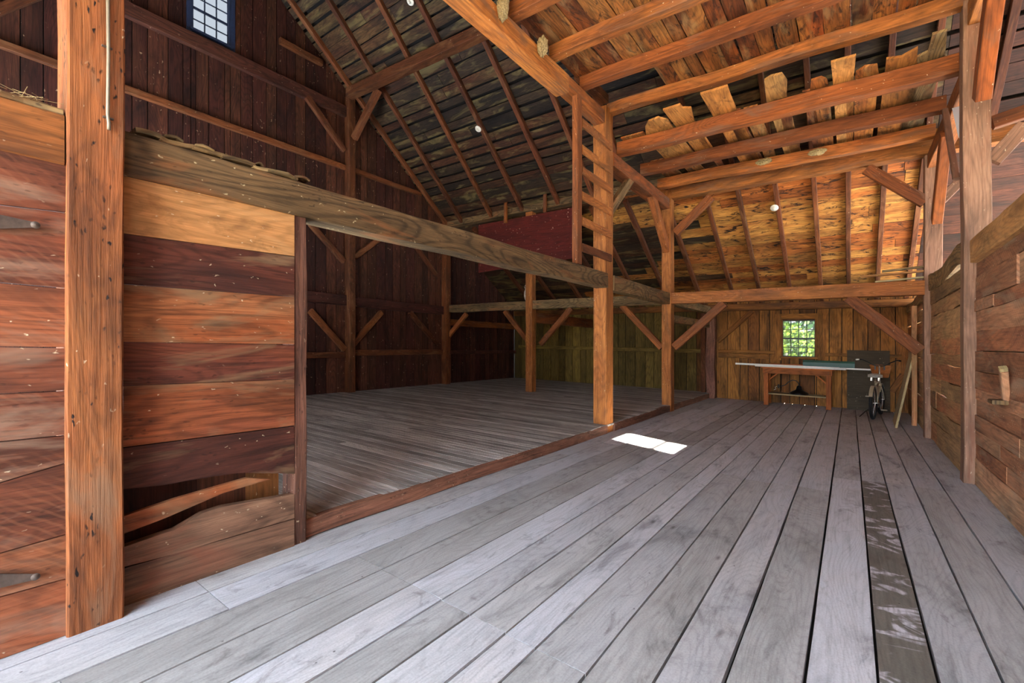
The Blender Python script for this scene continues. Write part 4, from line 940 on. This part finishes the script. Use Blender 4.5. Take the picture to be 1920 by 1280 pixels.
for s_, (x, z) in ((-1, (.52, .16)), (1, (.34, .44))):
    m = MB(594); m.beam(bk(x, s_*.07, z), bk(x, s_*.17, z), .08, .02); obj('pedal', m, M_frame, t)
m = MB(595); m.tube([bk(.36, .04, .28), bk(.22, .26, .0)], .008, 8); obj('kickstand', m, M_black, t)
# ================================================================== OUTSIDE
m = MB(600); m.slab([(-40, -40, -.3), (40, -40, -.3), (40, YF-.25, -.3), (-40, YF-.25, -.3)], (0, 0, 1), .12, (1, 0, 0)); m.slab([(-40, YB+.1, -.3), (40, YB+.1, -.3), (40, 60, -.3), (-40, 60, -.3)], (0, 0, 1), .12, (1, 0, 0))
obj('floor', m, M_ground, label='gravel ground outside the barn', cat='ground', kind='structure')
# unseen door leaf added right of the doorway to block the sun
m = MB(601); y = YF-.1
while y > YF-2.3:
    m.box(1.12, 1.17, y-.24, y-.002, -.1, 3.95, 2); y -= .245
obj('sun_block_leaf', m, W['red'], label='unseen door leaf added outside the front doorway to keep the sun out', cat='door', kind='structure')
def leafmat(name, a, b):
    s = NT(name); at = s.n('ShaderNodeAttribute', attribute_name='rnd'); sp = s.n('ShaderNodeSeparateColor'); s.L.new(at.outputs[0], sp.inputs[0])
    s.L.new(s.ramp(sp.outputs[0], [(0, hx(a)), (1, hx(b))]), s.b.inputs['Base Color']); s.b.inputs['Roughness'].default_value = .6; return s.m
M_leaf = leafmat('spring_leaves', '#4c7420', '#9cb83c'); M_leafg = leafmat('pine_leaves', '#3c6a48', '#7a9c5c'); M_bark = plain('grey_bark', '#8c8c90', .9, nz=.5, sc=5, bump=1)
def bush(x, y, z, r, n, mat, seed, label, name='leafy_bush', cat='bush', trunk=None, ls=.09):
    t = thing(name, (x, y, -.2), label, cat); m = MB(seed); g = m.rg
    for i in range(n):
        d = Vector((g.gauss(0, 1), g.gauss(0, 1), g.gauss(0, 1))).normalized()*g.uniform(.35, 1)**.5; p = Vector((x+d.x*r[0], y+d.y*r[1], z+d.z*r[2]))
        a = Vector((g.gauss(0, 1), g.gauss(0, 1), g.gauss(0, 1))).normalized(); b = a.orthogonal().normalized(); q_ = a.cross(b); s_ = g.uniform(.5, 1)*ls
        k0 = len(m.v); m.v += [p-b*s_, p+q_*s_*.6, p+b*s_, p-q_*s_*.6]; m.face([k0, k0+1, k0+2, k0+3], [(0, 0)]*4, m.tint())
    obj('foliage', m, mat, t); m = MB(seed+1)
    if trunk: m.tube([(x, y, -.3), (x+.05, y, 1.5), (x-.02, y, z+.5)], [trunk, trunk*.9, trunk*.6], 12)
    else:
        for k in range(5): a = k*1.25; m.tube([(x, y, -.3), (x+cos(a)*r[0]*.3, y+sin(a)*r[1]*.3, z), (x+cos(a)*r[0]*.6, y+sin(a)*r[1]*.5, z+r[2]*.5)], .02, 6)
    obj('trunk' if trunk else 'stems', m, M_bark, t); return t
bush(-1.7, 17.2, 1.0, (1.4, .8, 1.3), 3600, M_leaf, 610, 'sunlit yellow-green bush outside the left of the bench window')
bush(.3, 17.8, 1.2, (1.5, .8, 1.5), 3600, M_leaf, 612, 'sunlit yellow-green bush outside the right of the bench window')
bush(-2.2, 22, 2.8, (3.2, 1.5, 2.9), 4500, M_leafg, 614, 'blue-green tree crown seen through the top panes', 'small_tree', 'tree', .12, .17)
bush(1.6, 24, 2.8, (3.4, 1.5, 3.0), 4500, M_leafg, 616, 'darker green tree at the right of the window view', 'small_tree', 'tree', .12, .17)
m = MB(618); m.tube([(-1.98, 16.2, -.3), (-2.0, 16.2, 2.5), (-1.95, 16.2, 6)], [.17, .15, .12], 14); obj('tree_trunk', m, M_bark, None, 'pale grey tree trunk at the left of the window view', 'tree trunk', smooth=True)
m = MB(619); m.tube([(-.28, 19, -.3), (-.45, 19, 2.0), (-.2, 19, 6)], [.1, .1, .08], 12); obj('tree_trunk', m, M_bark, None, 'thin grey tree trunk at the right of the window view', 'tree trunk', smooth=True)
